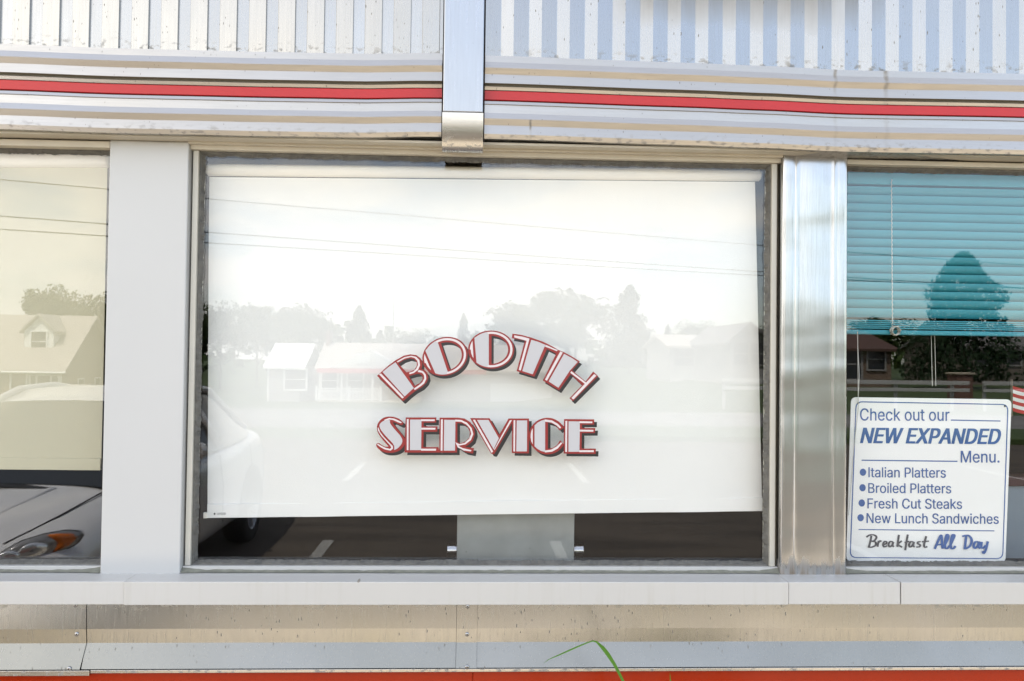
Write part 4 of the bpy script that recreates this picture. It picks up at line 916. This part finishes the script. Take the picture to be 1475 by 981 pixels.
wc = thing('weed_clump', (.55, -.95, .004), 'clump of tall green weeds in the pavement mirrored in the cladding', 'weed')
g = MB(); r = random.Random(21)
for k in range(70):
    bx, by = .12+.85*r.random()**.8, -.95+r.uniform(-.10, .10); H = r.uniform(.45, .92); dx, dy = r.uniform(-.16, .16), r.uniform(-.14, .06)
    blade2(g, [(bx+dx*t_*t_, by+dy*t_*t_, .004+H*(t_-.2*t_**3)) for t_ in (0, .25, .5, .75, 1)], [.008, .012, .014, .010, .001])
g.build('leaf_tuft', M['blade'], wc, smooth=True, recalc=False)

# ------------------------------------------------------------------ silver sedan (seen mirrored in the panes)
CARX, NOSE = -2.83, -1.98
car = thing('parked_sedan', (CARX, NOSE, .004), 'silver sedan parked nose first facing the diner', 'car')
def cw(x, s, z): return (CARX+x, NOSE-s, z+.004)
ST = [(0.00, [(0, .60), (.30, .60), (.50, .58), (.60, .53), (.64, .44), (.64, .34), (.60, .24), (0, .22)]),
      (0.05, [(0, .655), (.34, .655), (.56, .63), (.68, .575), (.72, .46), (.72, .33), (.68, .21), (0, .19)]),
      (0.16, [(0, .715), (.38, .715), (.62, .69), (.745, .63), (.785, .49), (.785, .33), (.75, .195), (0, .18)]),
      (0.40, [(0, .79), (.42, .79), (.66, .765), (.79, .69), (.825, .53), (.83, .33), (.80, .18), (0, .17)]),
      (0.80, [(0, .865), (.43, .865), (.69, .84), (.81, .755), (.85, .57), (.85, .33), (.82, .18), (0, .17)]),
      (1.20, [(0, .92), (.44, .92), (.70, .895), (.825, .81), (.86, .60), (.86, .33), (.83, .18), (0, .17)]),
      (1.70, [(0, .94), (.44, .94), (.71, .925), (.83, .85), (.865, .62), (.86, .33), (.83, .18), (0, .17)]),
      (2.60, [(0, .95), (.44, .95), (.71, .94), (.835, .87), (.865, .64), (.86, .33), (.83, .18), (0, .17)]),
      (3.50, [(0, .97), (.44, .97), (.71, .955), (.83, .89), (.86, .65), (.855, .34), (.82, .19), (0, .18)]),
      (4.10, [(0, .97), (.42, .97), (.68, .955), (.78, .88), (.82, .65), (.81, .36), (.77, .24), (0, .23)]),
      (4.38, [(0, .92), (.38, .92), (.60, .90), (.70, .83), (.74, .65), (.73, .42), (.69, .30), (0, .29)]),
      (4.44, [(0, .80), (.34, .80), (.52, .79), (.60, .74), (.64, .62), (.63, .46), (.58, .36), (0, .35)])]
g = MB()
for sg in (1, -1):
    g.grid([[cw(sg*x, s, z) for x, z in pr] for s, pr in ST])
    for s, pr in (ST[0], ST[-1]): g.add([cw(sg*x, s, z) for x, z in pr], [tuple(range(len(pr)))])
bd = g.build('car_body', M['paint'], car, smooth=True, sub=2)
bm = bmesh.new(); bm.from_mesh(bd.data); bmesh.ops.remove_doubles(bm, verts=bm.verts, dist=.0005); bmesh.ops.recalc_face_normals(bm, faces=bm.faces); bm.to_mesh(bd.data); bm.free()
# cabin
CB = [(.92, .868, .70, .87, .70), (1.95, 1.30, .56, .95, .80), (2.25, 1.375, .55, .95, .81), (2.75, 1.39, .55, .95, .815), (3.15, 1.35, .54, .955, .81), (3.45, 1.24, .54, .96, .80), (3.95, .965, .62, .965, .70)]
def cabin(s0, s1, which, mat, nm):
    g = MB(); st = [c for c in CB if s0 <= c[0] <= s1]
    for sg in (1, -1):
        if which == 'roof': g.grid([[cw(sg*w*.0, s, zt+.018), cw(sg*w*.5, s, zt+.014), cw(sg*w*.86, s, zt+.004), cw(sg*w, s, zt-.015)] for s, zt, w, zb, wb in st])
        else: g.grid([[cw(sg*(w+(wb-w)*k/5), s, zt-.015+(zb-.03-zt)*k/5) for k in range(6)] for s, zt, w, zb, wb in st])
    return g.build(nm, mat, car, smooth=True)
cabin(.92, 1.95, 'roof', M['cglass'], 'windscreen'); cabin(1.95, 3.15, 'roof', M['paint'], 'roof_panel'); cabin(3.15, 3.95, 'roof', M['cglass'], 'rear_window')
cabin(.92, 3.95, 'side', M['cglass'], 'side_window')
g = MB()
for sg in (1, -1):
    g.tube([cw(sg*.71, .90, .855), cw(sg*.565, 1.95, 1.295), cw(sg*.555, 2.25, 1.372), cw(sg*.55, 2.75, 1.388), cw(sg*.545, 3.15, 1.345), cw(sg*.545, 3.45, 1.235), cw(sg*.63, 3.97, .96)], .032, 8)
    g.tube([cw(sg*.552, 2.55, 1.37), cw(sg*.812, 2.62, .93)], .035, 8)
g.build('roof_pillar', M['paint'], car, smooth=True)
# hood shut lines and creases
def hood_z(x, s):
    for (s0, p0), (s1, p1) in zip(ST, ST[1:]):
        if s0 <= s <= s1:
            t_ = (s-s0)/(s1-s0); pr = [(a[0]+(b[0]-a[0])*t_, a[1]+(b[1]-a[1])*t_) for a, b in zip(p0, p1)]
            for a, b in zip(pr[:4], pr[1:4]):
                if a[0] <= x <= b[0]: return a[1]+(b[1]-a[1])*(x-a[0])/(b[0]-a[0])
            return pr[3][1]
    return .9
for sg in (1, -1):
    g = MB(); g.tube([cw(sg*x, s, hood_z(x, s)-.004) for x, s in ((.50, .17), (.56, .3), (.62, .5), (.66, .75), (.675, .90))], .004, 6); g.build('hood_seam', M['black'], car)
    g = MB(); g.tube([cw(sg*x, s, hood_z(x, s)-.012) for x, s in ((.22, .10), (.27, .3), (.34, .6), (.40, .86))], .017, 8); g.build('hood_crease', M['paint'], car, smooth=True)
g = MB(); g.grid([[cw(x, s, .872+dz-.05*(abs(x)/.7)**2) for x in frange(-.70, .70, .1)] for s, dz in ((.845, .006), (.87, .012), (.935, .012))]); g.build('cowl', M['black'], car, smooth=True)
g = MB(); g.box(CARX-.36, CARX+.36, NOSE-.06, NOSE+.006, .50, .595); g.build('grille', M['grille'], car, bevel=.02)
g = MB(); g.grid([[cw(x, .02+.22*(abs(x)/.72)**3-o, z) for x in frange(-.74, .74, .1)] for z, o in ((.47, .0), (.45, .05), (.36, .065), (.27, .05), (.22, .0))]); g.build('front_bumper', M['paint'], car, smooth=True)
# headlights
HO = [(0.48, 0.602), (0.501, 0.635), (0.543, 0.684), (0.606, 0.724), (0.683, 0.744), (0.746, 0.745), (0.7845, 0.728), (0.795, 0.7), (0.781, 0.668), (0.732, 0.637), (0.648, 0.608), (0.55, 0.592)]
def lens_s(x): return .055+.30*max(0, (x-.40)/.39)**2.0
for sg in (1, -1):
    g = MB(); cx_, cz_ = .64, .67
    rings = []
    for k, (r, bl) in enumerate(((1, -.02), (1, .012), (.86, .034), (.55, .045), (.2, .05))):
        rings.append([cw(sg*(cx_+(x-cx_)*r), lens_s(cx_+(x-cx_)*r)-bl, cz_+(z-cz_)*r) for x, z in HO])
    g.grid(rings, 0, True); g.add(rings[-1], [tuple(range(len(HO)))]); hd = g.build('headlight', M['lens'], car, smooth=True)
    am = MB(); q = [(.715, .644), (.765, .668), (.785, .698), (.772, .724), (.735, .736), (.70, .740), (.722, .705), (.728, .672)]
    c2 = (.75, .70); rr = [[cw(sg*(c2[0]+(x-c2[0])*r), lens_s(c2[0]+(x-c2[0])*r)-.040-bl, c2[1]+(z-c2[1])*r) for x, z in q] for r, bl in ((1, -.03), (1, .0), (.6, .008), (.2, .010))]
    am.grid(rr, 0, True); am.add(rr[-1], [tuple(range(len(q)))]); am.build('turn_signal', M['amber'], hd, smooth=True)
    for cx2, cz2, r in ((.578, .655, .042), (.658, .676, .046)):
        rf = MB(); rr = [[cw(sg*(cx2+r*k_*cos(2*pi*k/20)), lens_s(cx2+r*k_*cos(2*pi*k/20))-.050-d, cz2+r*.8*k_*sin(2*pi*k/20)) for k in range(20)] for k_, d in ((1, -.004), (.95, .004), (.7, .009), (.35, .012), (.12, .012))]
        rf.grid(rr, 0, True); rf.add(rr[-1], [tuple(range(20))], 1); rf.build('reflector', [M['refl'], M['bezel']], hd, smooth=True)
    ed = MB(); ed.tube([cw(sg*x, lens_s(x)-.006, z) for x, z in HO+[HO[0]]], .004, 6); ed.build('lamp_gasket', M['black'], hd)
# wheels
g = MB(); R_ = .31
rings = [[(o, r*cos(2*pi*k/32), r*sin(2*pi*k/32)) for k in range(32)] for o, r in ((-.10, .2), (-.10, R_-.02), (-.075, R_), (.075, R_), (.10, R_-.02), (.104, R_-.07), (.10, .205))]
g.grid(rings, 0, True); tyre_m = g
g = MB(); rings = [[(o, r*cos(2*pi*k/32), r*sin(2*pi*k/32)) for k in range(32)] for o, r in ((.095, .206), (.085, .19), (.05, .17), (.06, .06), (.075, .05), (.075, .0))]; g.grid(rings, 0, True)
for k in range(7):
    a_ = 2*pi*k/7; d = Vector((0, cos(a_), sin(a_))); n_ = Vector((0, -sin(a_), cos(a_)))
    g.prism([Vector((.07, 0, 0))+d*.05+n_*.022, Vector((.088, 0, 0))+d*.195+n_*.016, Vector((.088, 0, 0))+d*.195-n_*.016, Vector((.07, 0, 0))+d*.05-n_*.022], (-.02, 0, 0))
rim_m = g
wheel0 = None
for s in (.88, 3.44):
    for sg in (1, -1):
        lx, ly, lz = sg*.775, -s, R_
        if wheel0 is None:
            wheel0 = tyre_m.build('wheel', M['tyre'], car, smooth=True); rim_m.build('rim', M['rim'], wheel0); wh = wheel0
        else: wh = copy_tree(wheel0)
        wh.location = (lx, ly, lz); wh.rotation_euler = (0, 0, 0 if sg > 0 else pi)
for s in (.88, 3.44):
    for sg in (1, -1):
        g = MB(); n = 20
        g.prism([cw(sg*.868, s+(R_+.05)*cos(pi*k/n), R_+(R_+.05)*sin(pi*k/n)) for k in range(n+1)], (-sg*.05, 0, 0)); g.build('wheel_arch', M['black'], car)
for sg in (1, -1):
    g = MB(); c_ = Vector(cw(sg*.90, 1.72, .99)); rr = []
    for yy, r in ((-.07, .05), (-.04, .085), (.02, .09), (.05, .075)): rr.append([c_+Vector((1.15*r*cos(2*pi*k/16), yy, .8*r*sin(2*pi*k/16))) for k in range(16)])
    g.grid(rr, 0, True); g.add(rr[0], [tuple(range(16))]); g.add(rr[-1], [tuple(range(16))]); g.build('door_mirror', M['paint'], car, smooth=True)
    for s in (1.42, 2.55, 3.42):
        g = MB(); g.tube([cw(sg*.838, s, .86), cw(sg*.868, s+.01, .62), cw(sg*.864, s+.02, .34)], .004, 6); g.build('door_seam', M['black'], car)

# ------------------------------------------------------------------ houses across the road (seen mirrored)
def gable_roof(g, x0, x1, y0, y1, ze, zr, ov=.35, th=.15, mi=0):
    """ridge along x; eaves at y0 (front, towards the diner) and y1"""
    ym = (y0+y1)/2; sl_ = (zr-ze)/((y0-y1)/2)
    a, b = y0+ov, y1-ov; za, zb = ze-ov*sl_, ze-ov*sl_
    pr = [(a, za), (ym, zr), (b, zb), (b, zb+th), (ym, zr+th*1.2), (a, za+th)]
    g.prism([(x0-ov, y, z) for y, z in pr], (x1-x0+2*ov, 0, 0), mi)
def win(parent, x, y, z, w, h, fr=.09, mull=True, out=.06, fm='hwhite'):
    g = MB(); yf = y+out
    g.box(x-w/2-fr, x-w/2, y-.02, yf, z-h/2-fr, z+h/2+fr); g.box(x+w/2, x+w/2+fr, y-.02, yf, z-h/2-fr, z+h/2+fr)
    g.box(x-w/2, x+w/2, y-.02, yf, z+h/2, z+h/2+fr); g.box(x-w/2, x+w/2, y-.02, yf+.02, z-h/2-fr, z-h/2)
    if mull: g.box(x-w/2, x+w/2, y-.02, yf-.02, z-.03, z+.03)
    f = g.build('window', M[fm], parent)
    p = MB(); p.box(x-w/2, x+w/2, y-.03, y+.015, z-h/2, z+h/2); p.build('pane', M['pane'], f)
    return f
# brick cape house with a dormer, in the left pane
D1 = 56.0
xr_, _, ze_ = mir(90, 531, D1); _, _, zr_ = mir(120, 458, D1+4); xl_ = mir(-330, 531, D1)[0]; zb_ = terrain(-30, -D1)
h1 = thing('brick_house', ((xl_+xr_)/2, -D1, zb_), 'brown brick house with a steep pale roof and one white dormer', 'house')
g = MB(); g.box(xl_, xr_, -D1-8.5, -D1, zb_-.3, ze_)
g.prism([(xr_-.25, -D1, ze_-.02), (xr_-.25, -D1-4.25, zr_-.05), (xr_-.25, -D1-8.5, ze_-.02)], (.25, 0, 0)); g.prism([(xl_, -D1, ze_-.02), (xl_, -D1-4.25, zr_-.05), (xl_, -D1-8.5, ze_-.02)], (.25, 0, 0)); g.build('wall', M['brick'], h1)
g = MB(); gable_roof(g, xl_, xr_, -D1, -D1-8.5, ze_, zr_); rf1 = g.build('roof', M['shingle'], h1)
dx_, _, dz_ = mir(57, 493, D1+1.6); dw = 1.0
g = MB(); g.box(dx_-dw, dx_+dw, -D1-4, -D1-1.5, dz_-1.2, dz_+.8); g.prism([(dx_-dw, -D1-1.5, dz_+.8), (dx_, -D1-1.5, dz_+1.75), (dx_+dw, -D1-1.5, dz_+.8)], (0, -2.5, 0)); dm = g.build('dormer', M['hwhite'], h1)
g = MB(); g.prism([(dx_-dw-.25, -D1-1.25, dz_+.62), (dx_, -D1-1.25, dz_+1.85), (dx_+dw+.25, -D1-1.25, dz_+.62), (dx_+dw+.25, -D1-1.25, dz_+.78), (dx_, -D1-1.25, dz_+2.02), (dx_-dw-.25, -D1-1.25, dz_+.78)], (0, -2.9, 0)); g.build('dormer_roof', M['shingle'], dm)
win(h1, dx_, -D1-1.5, dz_+.05, 1.0, 1.35, .1)
for px, w_ in ((45.5, .55), (63.5, 1.9), (80, .55)):
    wx, _, wz = mir(px, 557, D1); win(h1, wx, -D1, wz, w_*.95, 1.5, .12, False)
dsx = mir(16, 560, D1)[0]; g = MB(); g.tube([(dsx, -D1+.08, zb_), (dsx, -D1+.08, ze_-.1)], .07, 8); g.build('downspout', M['hwhite'], h1)
g = MB(); g.tube([(xl_-.4, -D1+.42, ze_-.28), (xr_+.4, -D1+.42, ze_-.28)], .08, 8); g.build('gutter', M['hwhite'], h1)
for px in (115, 132):
    yy = -D1-2.6 if px == 115 else -D1-5.2
    g = MB(); g.box(xr_-.02, xr_+.05, yy-.45, yy+.45, ze_-2.0, ze_-.7); f = g.build('window', M['hwhite'], h1); g = MB(); g.box(xr_+.03, xr_+.06, yy-.36, yy+.36, ze_-1.9, ze_-.8); g.build('pane', M['pane'], f)
# long low house with porch, in the middle pane
D2 = 60.0; zb2_ = terrain(-14, -D2)
X = lambda px, D=D2: mir(px, 560, D)[0]
Z = lambda py, D=D2, px=560: mir(px, py, D)[2]
h2 = thing('porch_house', (X(600), -D2, zb2_), 'long low white house with red porch fascia, white railing and wide garage door', 'house')
eave, ridge = Z(531), Z(497)
g = MB(); g.box(X(386), X(432), -D2-7, -D2, zb2_-.3, Z(530)); g.box(X(432), X(800), -D2-8, -D2-1.8, zb2_-.3, eave); g.build('wall', M['siding2'], h2)
g = MB(); gable_roof(g, X(458), X(806), -D2-.4, -D2-8, eave-.1, ridge, .3); rf = g.build('roof', M['shingle'], h2)
g = MB(); gable_roof(g, X(387), X(434), -D2, -D2-7, Z(530), Z(499), .35); g.build('roof', M['hwhite'], h2)
g = MB(); g.box(X(456), X(462), -D2-5, -D2-3.6, eave, ridge+1.1); g.build('chimney', M['brick2'], rf)
gx0, gx1, gxm = X(508), X(580), X(530)
g = MB(); g.prism([(gx0-1.8, -D2+.35, eave), (X(533), -D2+.35, Z(505)), (gx1, -D2+.35, eave)], (0, -3, 0)); g.build('porch_gable', M['siding'], h2)
g = MB(); g.box(X(512), X(534), -D2+.35, -D2+.42, Z(524), Z(509)); g.build('gable_vent', M['hwhite'], h2)
g = MB(); g.box(X(458), X(700), -D2+.3, -D2+.46, Z(538), Z(531.5)); g.build('porch_fascia', M['awn'], h2)
g = MB(); g.box(X(458), X(604), -D2-1.8, -D2+.25, zb2_, Z(578)); g.build('porch_floor', M['concrete'], h2)
for px in (462, 493, 537, 579): g = MB(); g.box(X(px)-.07, X(px)+.07, -D2+.1, -D2+.24, Z(578), Z(537)); g.build('porch_post', M['hwhite'], h2)
g = MB(); ya = -D2+.17
g.box(X(457), X(549), ya-.04, ya+.04, Z(561), Z(559.6)); g.box(X(457), X(549), ya-.03, ya+.03, Z(576.5), Z(575.5))
for k in range(44): x_ = X(457)+(X(549)-X(457))*(k+.5)/44; g.box(x_-.022, x_+.022, ya-.02, ya+.02, Z(576), Z(561))
for px in (457, 504, 549): g.box(X(px)-.07, X(px)+.07, ya-.07, ya+.07, Z(578), Z(557))
g.build('railing', M['hwhite'], h2)
for px, py, w_, h_ in ((426, 548, 1.5, 1.4), (475, 549, 1.1, 1.5), (512, 549, 1.1, 1.5)):
    win(h2, X(px, D2 if px < 435 else D2+1.8), -D2 if px < 435 else -D2-1.8, Z(py, D2 if px < 435 else D2+1.8), w_, h_, .13)
g = MB(); g.box(X(385.5), X(388), -D2-.05, -D2+.1, zb2_, Z(531)); g.build('downspout', M['hwhite'], h2)
g = MB(); g.box(X(707), X(798), -D2-1.85, -D2-1.70, zb2_, Z(552)); g.build('garage_door', M['hwhite'], h2)
g = MB()
for k in range(3): g.box(X(577), X(606), -D2+.26+.3*k, -D2+.56+.3*k, zb2_-.1, zb2_+.45-.15*k)
g.build('porch_step', M['concrete'], h2)
# houses on the right
def simple_house(name, label, px0, px1, py_eave, py_ridge, D, wallm, roofm, wins, depth=8, gable_front=False):
    x0, _, ze = mir(px0, py_eave, D); x1 = mir(px1, py_eave, D)[0]; zr2 = mir((px0+px1)/2, py_ridge, D)[2]; zb = terrain((x0+x1)/2, -D)
    h = thing(name, ((x0+x1)/2, -D, zb), label, 'house')
    g = MB(); g.box(x0, x1, -D-depth, -D, zb-.4, ze)
    if gable_front:
        xm = (x0+x1)/2; g.prism([(x0, -D-.02, ze-.02), (xm, -D-.02, zr2), (x1, -D-.02, ze-.02)], (0, -depth, 0)); g.build('wall', wallm, h)
        g = MB(); o = .4; k = (zr2-ze)/((x1-x0)/2)
        g.prism([(x0-o, -D+o, ze-o*k), (xm, -D+o, zr2), (x1+o, -D+o, ze-o*k), (x1+o, -D+o, ze-o*k+.2), (xm, -D+o, zr2+.25), (x0-o, -D+o, ze-o*k+.2)], (0, -depth-2*o, 0)); g.build('roof', roofm, h)
    else:
        ym = -D-depth/2
        for xx_ in (x0, x1-.2): g.prism([(xx_, -D, ze-.02), (xx_, ym, zr2-.05), (xx_, -D-depth, ze-.02)], (.2, 0, 0))
        g.build('wall', wallm, h); g = MB(); gable_roof(g, x0, x1, -D, -D-depth, ze, zr2); g.build('roof', roofm, h)
    for px, py, w_, h_ in wins: wx, _, wz = mir(px, py, D); win(h, wx, -D, wz, w_, h_, .1, fm='siding2')
    return h
simple_house('gabled_house', 'grey sided house with a front gable at the right end of the middle window', 1052, 1108, 492, 470, 48, M['siding2'], M['shingle2'], [(1068, 510, .9, 1.3), (1092, 510, .9, 1.3)], 9, True)
simple_house('low_house', 'long low pale house left of the grey gabled house', 965, 1046, 500, 484, 56, M['siding2'], M['shingle'], [(985, 515, 1.4, 1.2), (1022, 515, 1.4, 1.2)])
simple_house('tan_brick_house', 'tan brick house with reddish roof left of the pyramid shaped tree', 1150, 1284, 503, 478, 46, M['brick'], M['rooftile'], [(1228, 525, 1.0, 1.7), (1180, 520, 1.0, 1.4), (1262, 518, 1.0, 1.2)])
simple_house('grey_roof_house', 'house with a broad grey roof right of the pyramid shaped tree', 1392, 1620, 502, 472, 52, M['siding3'], M['shingle2'], [(1415, 512, .9, 1.3), (1460, 512, .9, 1.3), (1520, 512, 1.2, 1.3)])

# white guard rail and a brick pillar by the far kerb
DG = 26.0
def rail(px0, px1, lab):
    x0, x1 = mir(px0, 552, DG)[0], mir(px1, 552, DG)[0]; zt_ = mir(1300, 548.5, DG)[2]
    r = thing('guard_rail', ((x0+x1)/2, -DG, terrain(x0, -DG)), lab, 'guard rail')
    g = MB()
    g.box(x0, x1, -DG-.04, -DG+.04, zt_-.14, zt_); g.box(x0, x1, -DG-.04, -DG+.04, zt_-.38, zt_-.26); g.build('rail_beam', M['rail'], r, bevel=.01)
    for k in range(int((x1-x0)/2)+1):
        g = MB(); xx_ = x0+.1+k*2; g.box(xx_-.05, xx_+.05, -DG-.12, -DG-.045, terrain(xx_, -DG)-.1, zt_-.05); g.build('rail_post', M['rail'], r)
rail(1040, 1396, 'long white guard rail along the far side of the road'); rail(1416, 1560, 'short white guard rail right of the brick pillar')
bx_, _, bz_ = mir(1383, 556, DG+1.5); zt_ = mir(1383, 537, DG+1.5)[2]; zg = terrain(bx_, -DG-1.5)
bp = thing('brick_pillar', (bx_, -DG-1.5, zg), 'red brick pillar with pale cap behind the white guard rail', 'pillar')
g = MB(); g.box(bx_-.3, bx_+.3, -DG-1.8, -DG-1.2, zg-.1, zt_-.08); g.build('pillar_shaft', M['brick2'], bp); g = MB(); g.box(bx_-.36, bx_+.36, -DG-1.86, -DG-1.14, zt_-.0795, zt_); g.build('pillar_cap', M['concrete'], bp, bevel=.02)

# utility poles and wires
def sag(a, b, s, n=24): return [Vector(a).lerp(Vector(b), k/n)-Vector((0, 0, s*4*(k/n)*(1-k/n))) for k in range(n+1)]
DA, DB_ = 19.0, 25.5
def wire(pl, pr, lab, r=.012):
    (ax, ay), (bx, by) = pl, pr
    A = Vector(mir(ax, ay, DA)); B2 = Vector(mir(bx, by, DB_)); d = B2-A
    a, b = A-d*1.15, B2+d*1.35; g = MB(); g.tube(sag(a, b, .25, 40), r, 5)
    return tag(g.build('power_line', M['wire'], origin=a), lab, 'power line', 'power lines over the road'), a, b
_, a1, b1_ = wire((300, 273), (1092, 343), 'topmost thin power line crossing above the street')
_, a2, b2_ = wire((302, 321.7), (1090, 381), 'middle power line crossing above the street', .015)
_, a3, b3_ = wire((302, 337), (1090, 386.5), 'lowest power line crossing above the street', .015)
for q, lab in ((0, 'wooden utility pole at the near end of the power lines'), (1, 'wooden utility pole at the far end of the power lines')):
    pts_ = (a1, a2, a3) if q == 0 else (b1_, b2_, b3_); m_ = sum(pts_, Vector())/3; zg = terrain(m_.x, m_.y)
    px_ = pts_[1].x+(-.2 if q == 0 else .2); u = thing('utility_pole', (px_, m_.y, zg), lab, 'utility pole', 'utility poles')
    g = MB(); g.tube([(px_, m_.y, zg-.5), (px_, m_.y, max(p.z for p in pts_)+.6)], [.16, .11], 12); g.build('pole', M['wood'], u, smooth=True)
    g = MB()
    for p in pts_: g.box(min(px_, p.x)-.05, max(px_, p.x)+.05, min(m_.y, p.y)-.05, max(m_.y, p.y)+.05, p.z-.12, p.z-.02)
    g.build('cross_arm', M['wood'], u)
ax_, _, az_ = mir(565.5, 480, 66); tz = mir(565.5, 402, 66)[2]
g = MB(); g.tube([(ax_, -66.5, -1.8), (ax_, -66.5, tz)], [.06, .025], 8); tag(g.build('antenna_mast', M['rim'], origin=(ax_, -66.5, -1.8)), 'thin metal mast rising behind the porch house', 'mast')

# ------------------------------------------------------------------ trees
def crown_mesh(seed, kind, n=5200):
    """crown inside a 1 x 1 x 1 box standing on z = 0: many leaf clumps of a few small faces"""
    r = random.Random(seed); g = MB(); lobes = []
    if kind == 'broad':
        for k in range(11): lobes.append((r.uniform(-.28, .28), r.uniform(-.28, .28), r.uniform(.28, .78), r.uniform(.14, .24)))
        lobes.append((0, 0, .5, .3))
    cnt = 0
    while cnt < n:
        if kind == 'broad':
            lx, ly, lz, lr = r.choice(lobes); d = Vector((r.gauss(0, 1), r.gauss(0, 1), r.gauss(0, 1))).normalized()*lr*(r.random()**.35)
            p = Vector((lx, ly, lz))+d
        elif kind == 'pyr':
            z_ = r.random(); rad = .5*(1-.68*z_)*sqrt(max(0, 1-z_**7))*(1+.45*mn.noise(Vector((z_*5, seed, 1)))); a_ = r.uniform(0, 2*pi)
            rad *= 1+.35*mn.noise(Vector((cos(a_)*1.6, sin(a_)*1.6, z_*6))); q = rad*r.random()**.4; p = Vector((q*cos(a_), q*sin(a_), z_-.10*q))
        else:
            z_ = r.random()**1.35; lay = .86+.14*sin(z_*46+seed); rad = .56*(1-z_)**.62*lay*(1+.25*mn.noise(Vector((z_*6, seed, 1))))
            a_ = r.uniform(0, 2*pi); q = rad*sqrt(r.random()); p = Vector((q*cos(a_), q*sin(a_), z_-.05*q))
        if mn.noise(p*5+Vector((seed, 0, 0))) < -.22: continue
        cnt += 1; sz = r.uniform(.008, .021)
        for _ in range(2):
            u = Vector((r.gauss(0, 1), r.gauss(0, 1), r.gauss(0, .7))).normalized(); v = u.orthogonal().normalized()
            v = (Matrix.Rotation(r.uniform(0, 6.28), 3, u) @ v); c = p+Vector((r.uniform(-.02, .02), r.uniform(-.02, .02), r.uniform(-.02, .02)))
            w2_ = u.cross(v); g.add([c-v*sz, c+w2_*sz*.7, c+v*sz, c-w2_*sz*.7], [(0, 1, 2, 3)])
    return g
protos = {}
def tree(px, py_top, wpx, D, kind, lab, seed=0, crown0=.18):
    x, _, zt_ = mir(px, py_top, D); zb = terrain(x, -D); H = zt_-zb; Wd = wpx/FPX*D
    key = (kind, seed % 3)
    nm = 'pine_tree' if kind in ('cone', 'pyr') else 'leafy_tree'
    t_ = thing(nm, (x, -D, zb), lab, 'tree', 'trees beyond the road')
    if key not in protos:
        c = crown_mesh(seed % 3+(10 if kind == 'cone' else 0), kind).build('crown', M['leaf2'] if kind in ('cone', 'pyr') else M['leaf'], None, recalc=False)
        g = MB(); g.tube([(0, 0, -.02), (.004, 0, .2), (-.004, .003, .5), (0, 0, .8)], [.03, .024, .016, .004], 8)
        for k in range(6):
            a_ = k*1.05; g.tube([(0, 0, .25+.07*k), (.14*cos(a_), .14*sin(a_), .36+.07*k), (.25*cos(a_), .25*sin(a_), .42+.07*k)], [.012, .007, .002], 6)
        tr = g.build('trunk', M['bark'], None, smooth=True); protos[key] = (c, tr)
    else:
        c, tr = [o.copy() for o in protos[key]]; COL.objects.link(c); COL.objects.link(tr)
    c.parent = t_; tr.parent = t_
    c.location = (0, 0, H*crown0); c.scale = (Wd*1.05, Wd*1.05, H*(1-crown0)); tr.scale = (Wd*.6, Wd*.6, H*.95); tr.location = (0, 0, 0)
    c.rotation_euler.z = tr.rotation_euler.z = seed*1.3
    return t_
TR = [(78, 398, 110, 78, 'broad', 'broad tree right behind the dormer of the brick house', 1), (122, 412, 70, 80, 'broad', 'round tree behind the gable end of the brick house', 2),
      (165, 415, 90, 76, 'broad', 'leafy tree just right of the brick house', 0), (-40, 425, 130, 80, 'broad', 'wide tree behind the left half of the brick house', 2),
      (235, 400, 120, 76, 'broad', 'tall tree midway between the brick house and the porch house', 1), (320, 418, 110, 80, 'broad', 'dense tree left of the porch house', 2), (372, 432, 90, 84, 'broad', 'round tree behind the left end of the porch house', 0),
      (440, 428, 100, 82, 'broad', 'broad tree behind the small white gable roof', 1), (518, 442, 70, 80, 'cone', 'pointed conifer behind the porch gable', 0),
      (598, 462, 95, 84, 'broad', 'low bushy tree behind the middle of the porch roof', 2), (668, 452, 40, 82, 'cone', 'small pointed conifer behind the porch house garage', 1),
      (745, 428, 110, 84, 'broad', 'leafy tree behind the wide garage door', 0), (830, 404, 150, 86, 'broad', 'largest leafy tree right of the wide garage door', 1), (907, 412, 95, 78, 'cone', 'tall dark conifer between the porch house and the low pale house', 2),
      (962, 468, 34, 80, 'cone', 'small conifer beside the left end of the low pale house', 0), (1120, 462, 80, 70, 'broad', 'round tree between the grey gabled house and the tan house', 2),
      (1262, 452, 110, 66, 'broad', 'bushy tree behind the tan brick house', 0), (1388, 366, 172, 44, 'pyr', 'big pyramid shaped tree beside the grey roofed house', 1), (1475, 462, 120, 74, 'broad', 'leafy tree behind the grey roofed house', 1), (1010, 452, 80, 86, 'broad', 'leafy tree behind the low pale house', 2)]
for px, pt, w_, D, kd, lab, sd in TR: tree(px, pt, w_, D, kd, lab, sd, .10 if kd in ('cone', 'pyr') else .16)
# far wood closing the horizon
r = random.Random(8); g = MB()
for k in range(5200):
    x = r.uniform(-260, 260); h = 7.5+3.5*mn.noise(Vector((x*.06, 0, 0)))+2*mn.noise(Vector((x*.25, 3, 0))); z_ = -1.8+h*sqrt(r.random()); y = -135-r.uniform(0, 14); sz = r.uniform(.5, 1.1)
    u = Vector((r.gauss(0, 1), r.gauss(0, 1), r.gauss(0, 1))).normalized(); v = u.orthogonal().normalized(); w2_ = u.cross(v); c = Vector((x, y, z_))
    g.add([c-v*sz, c+w2_*sz, c+v*sz, c-w2_*sz], [(0, 1, 2, 3)])
tag(g.build('far_woods', M['leaf'], recalc=False), 'dense far off wood closing the view behind the houses', 'woods', kind='stuff')
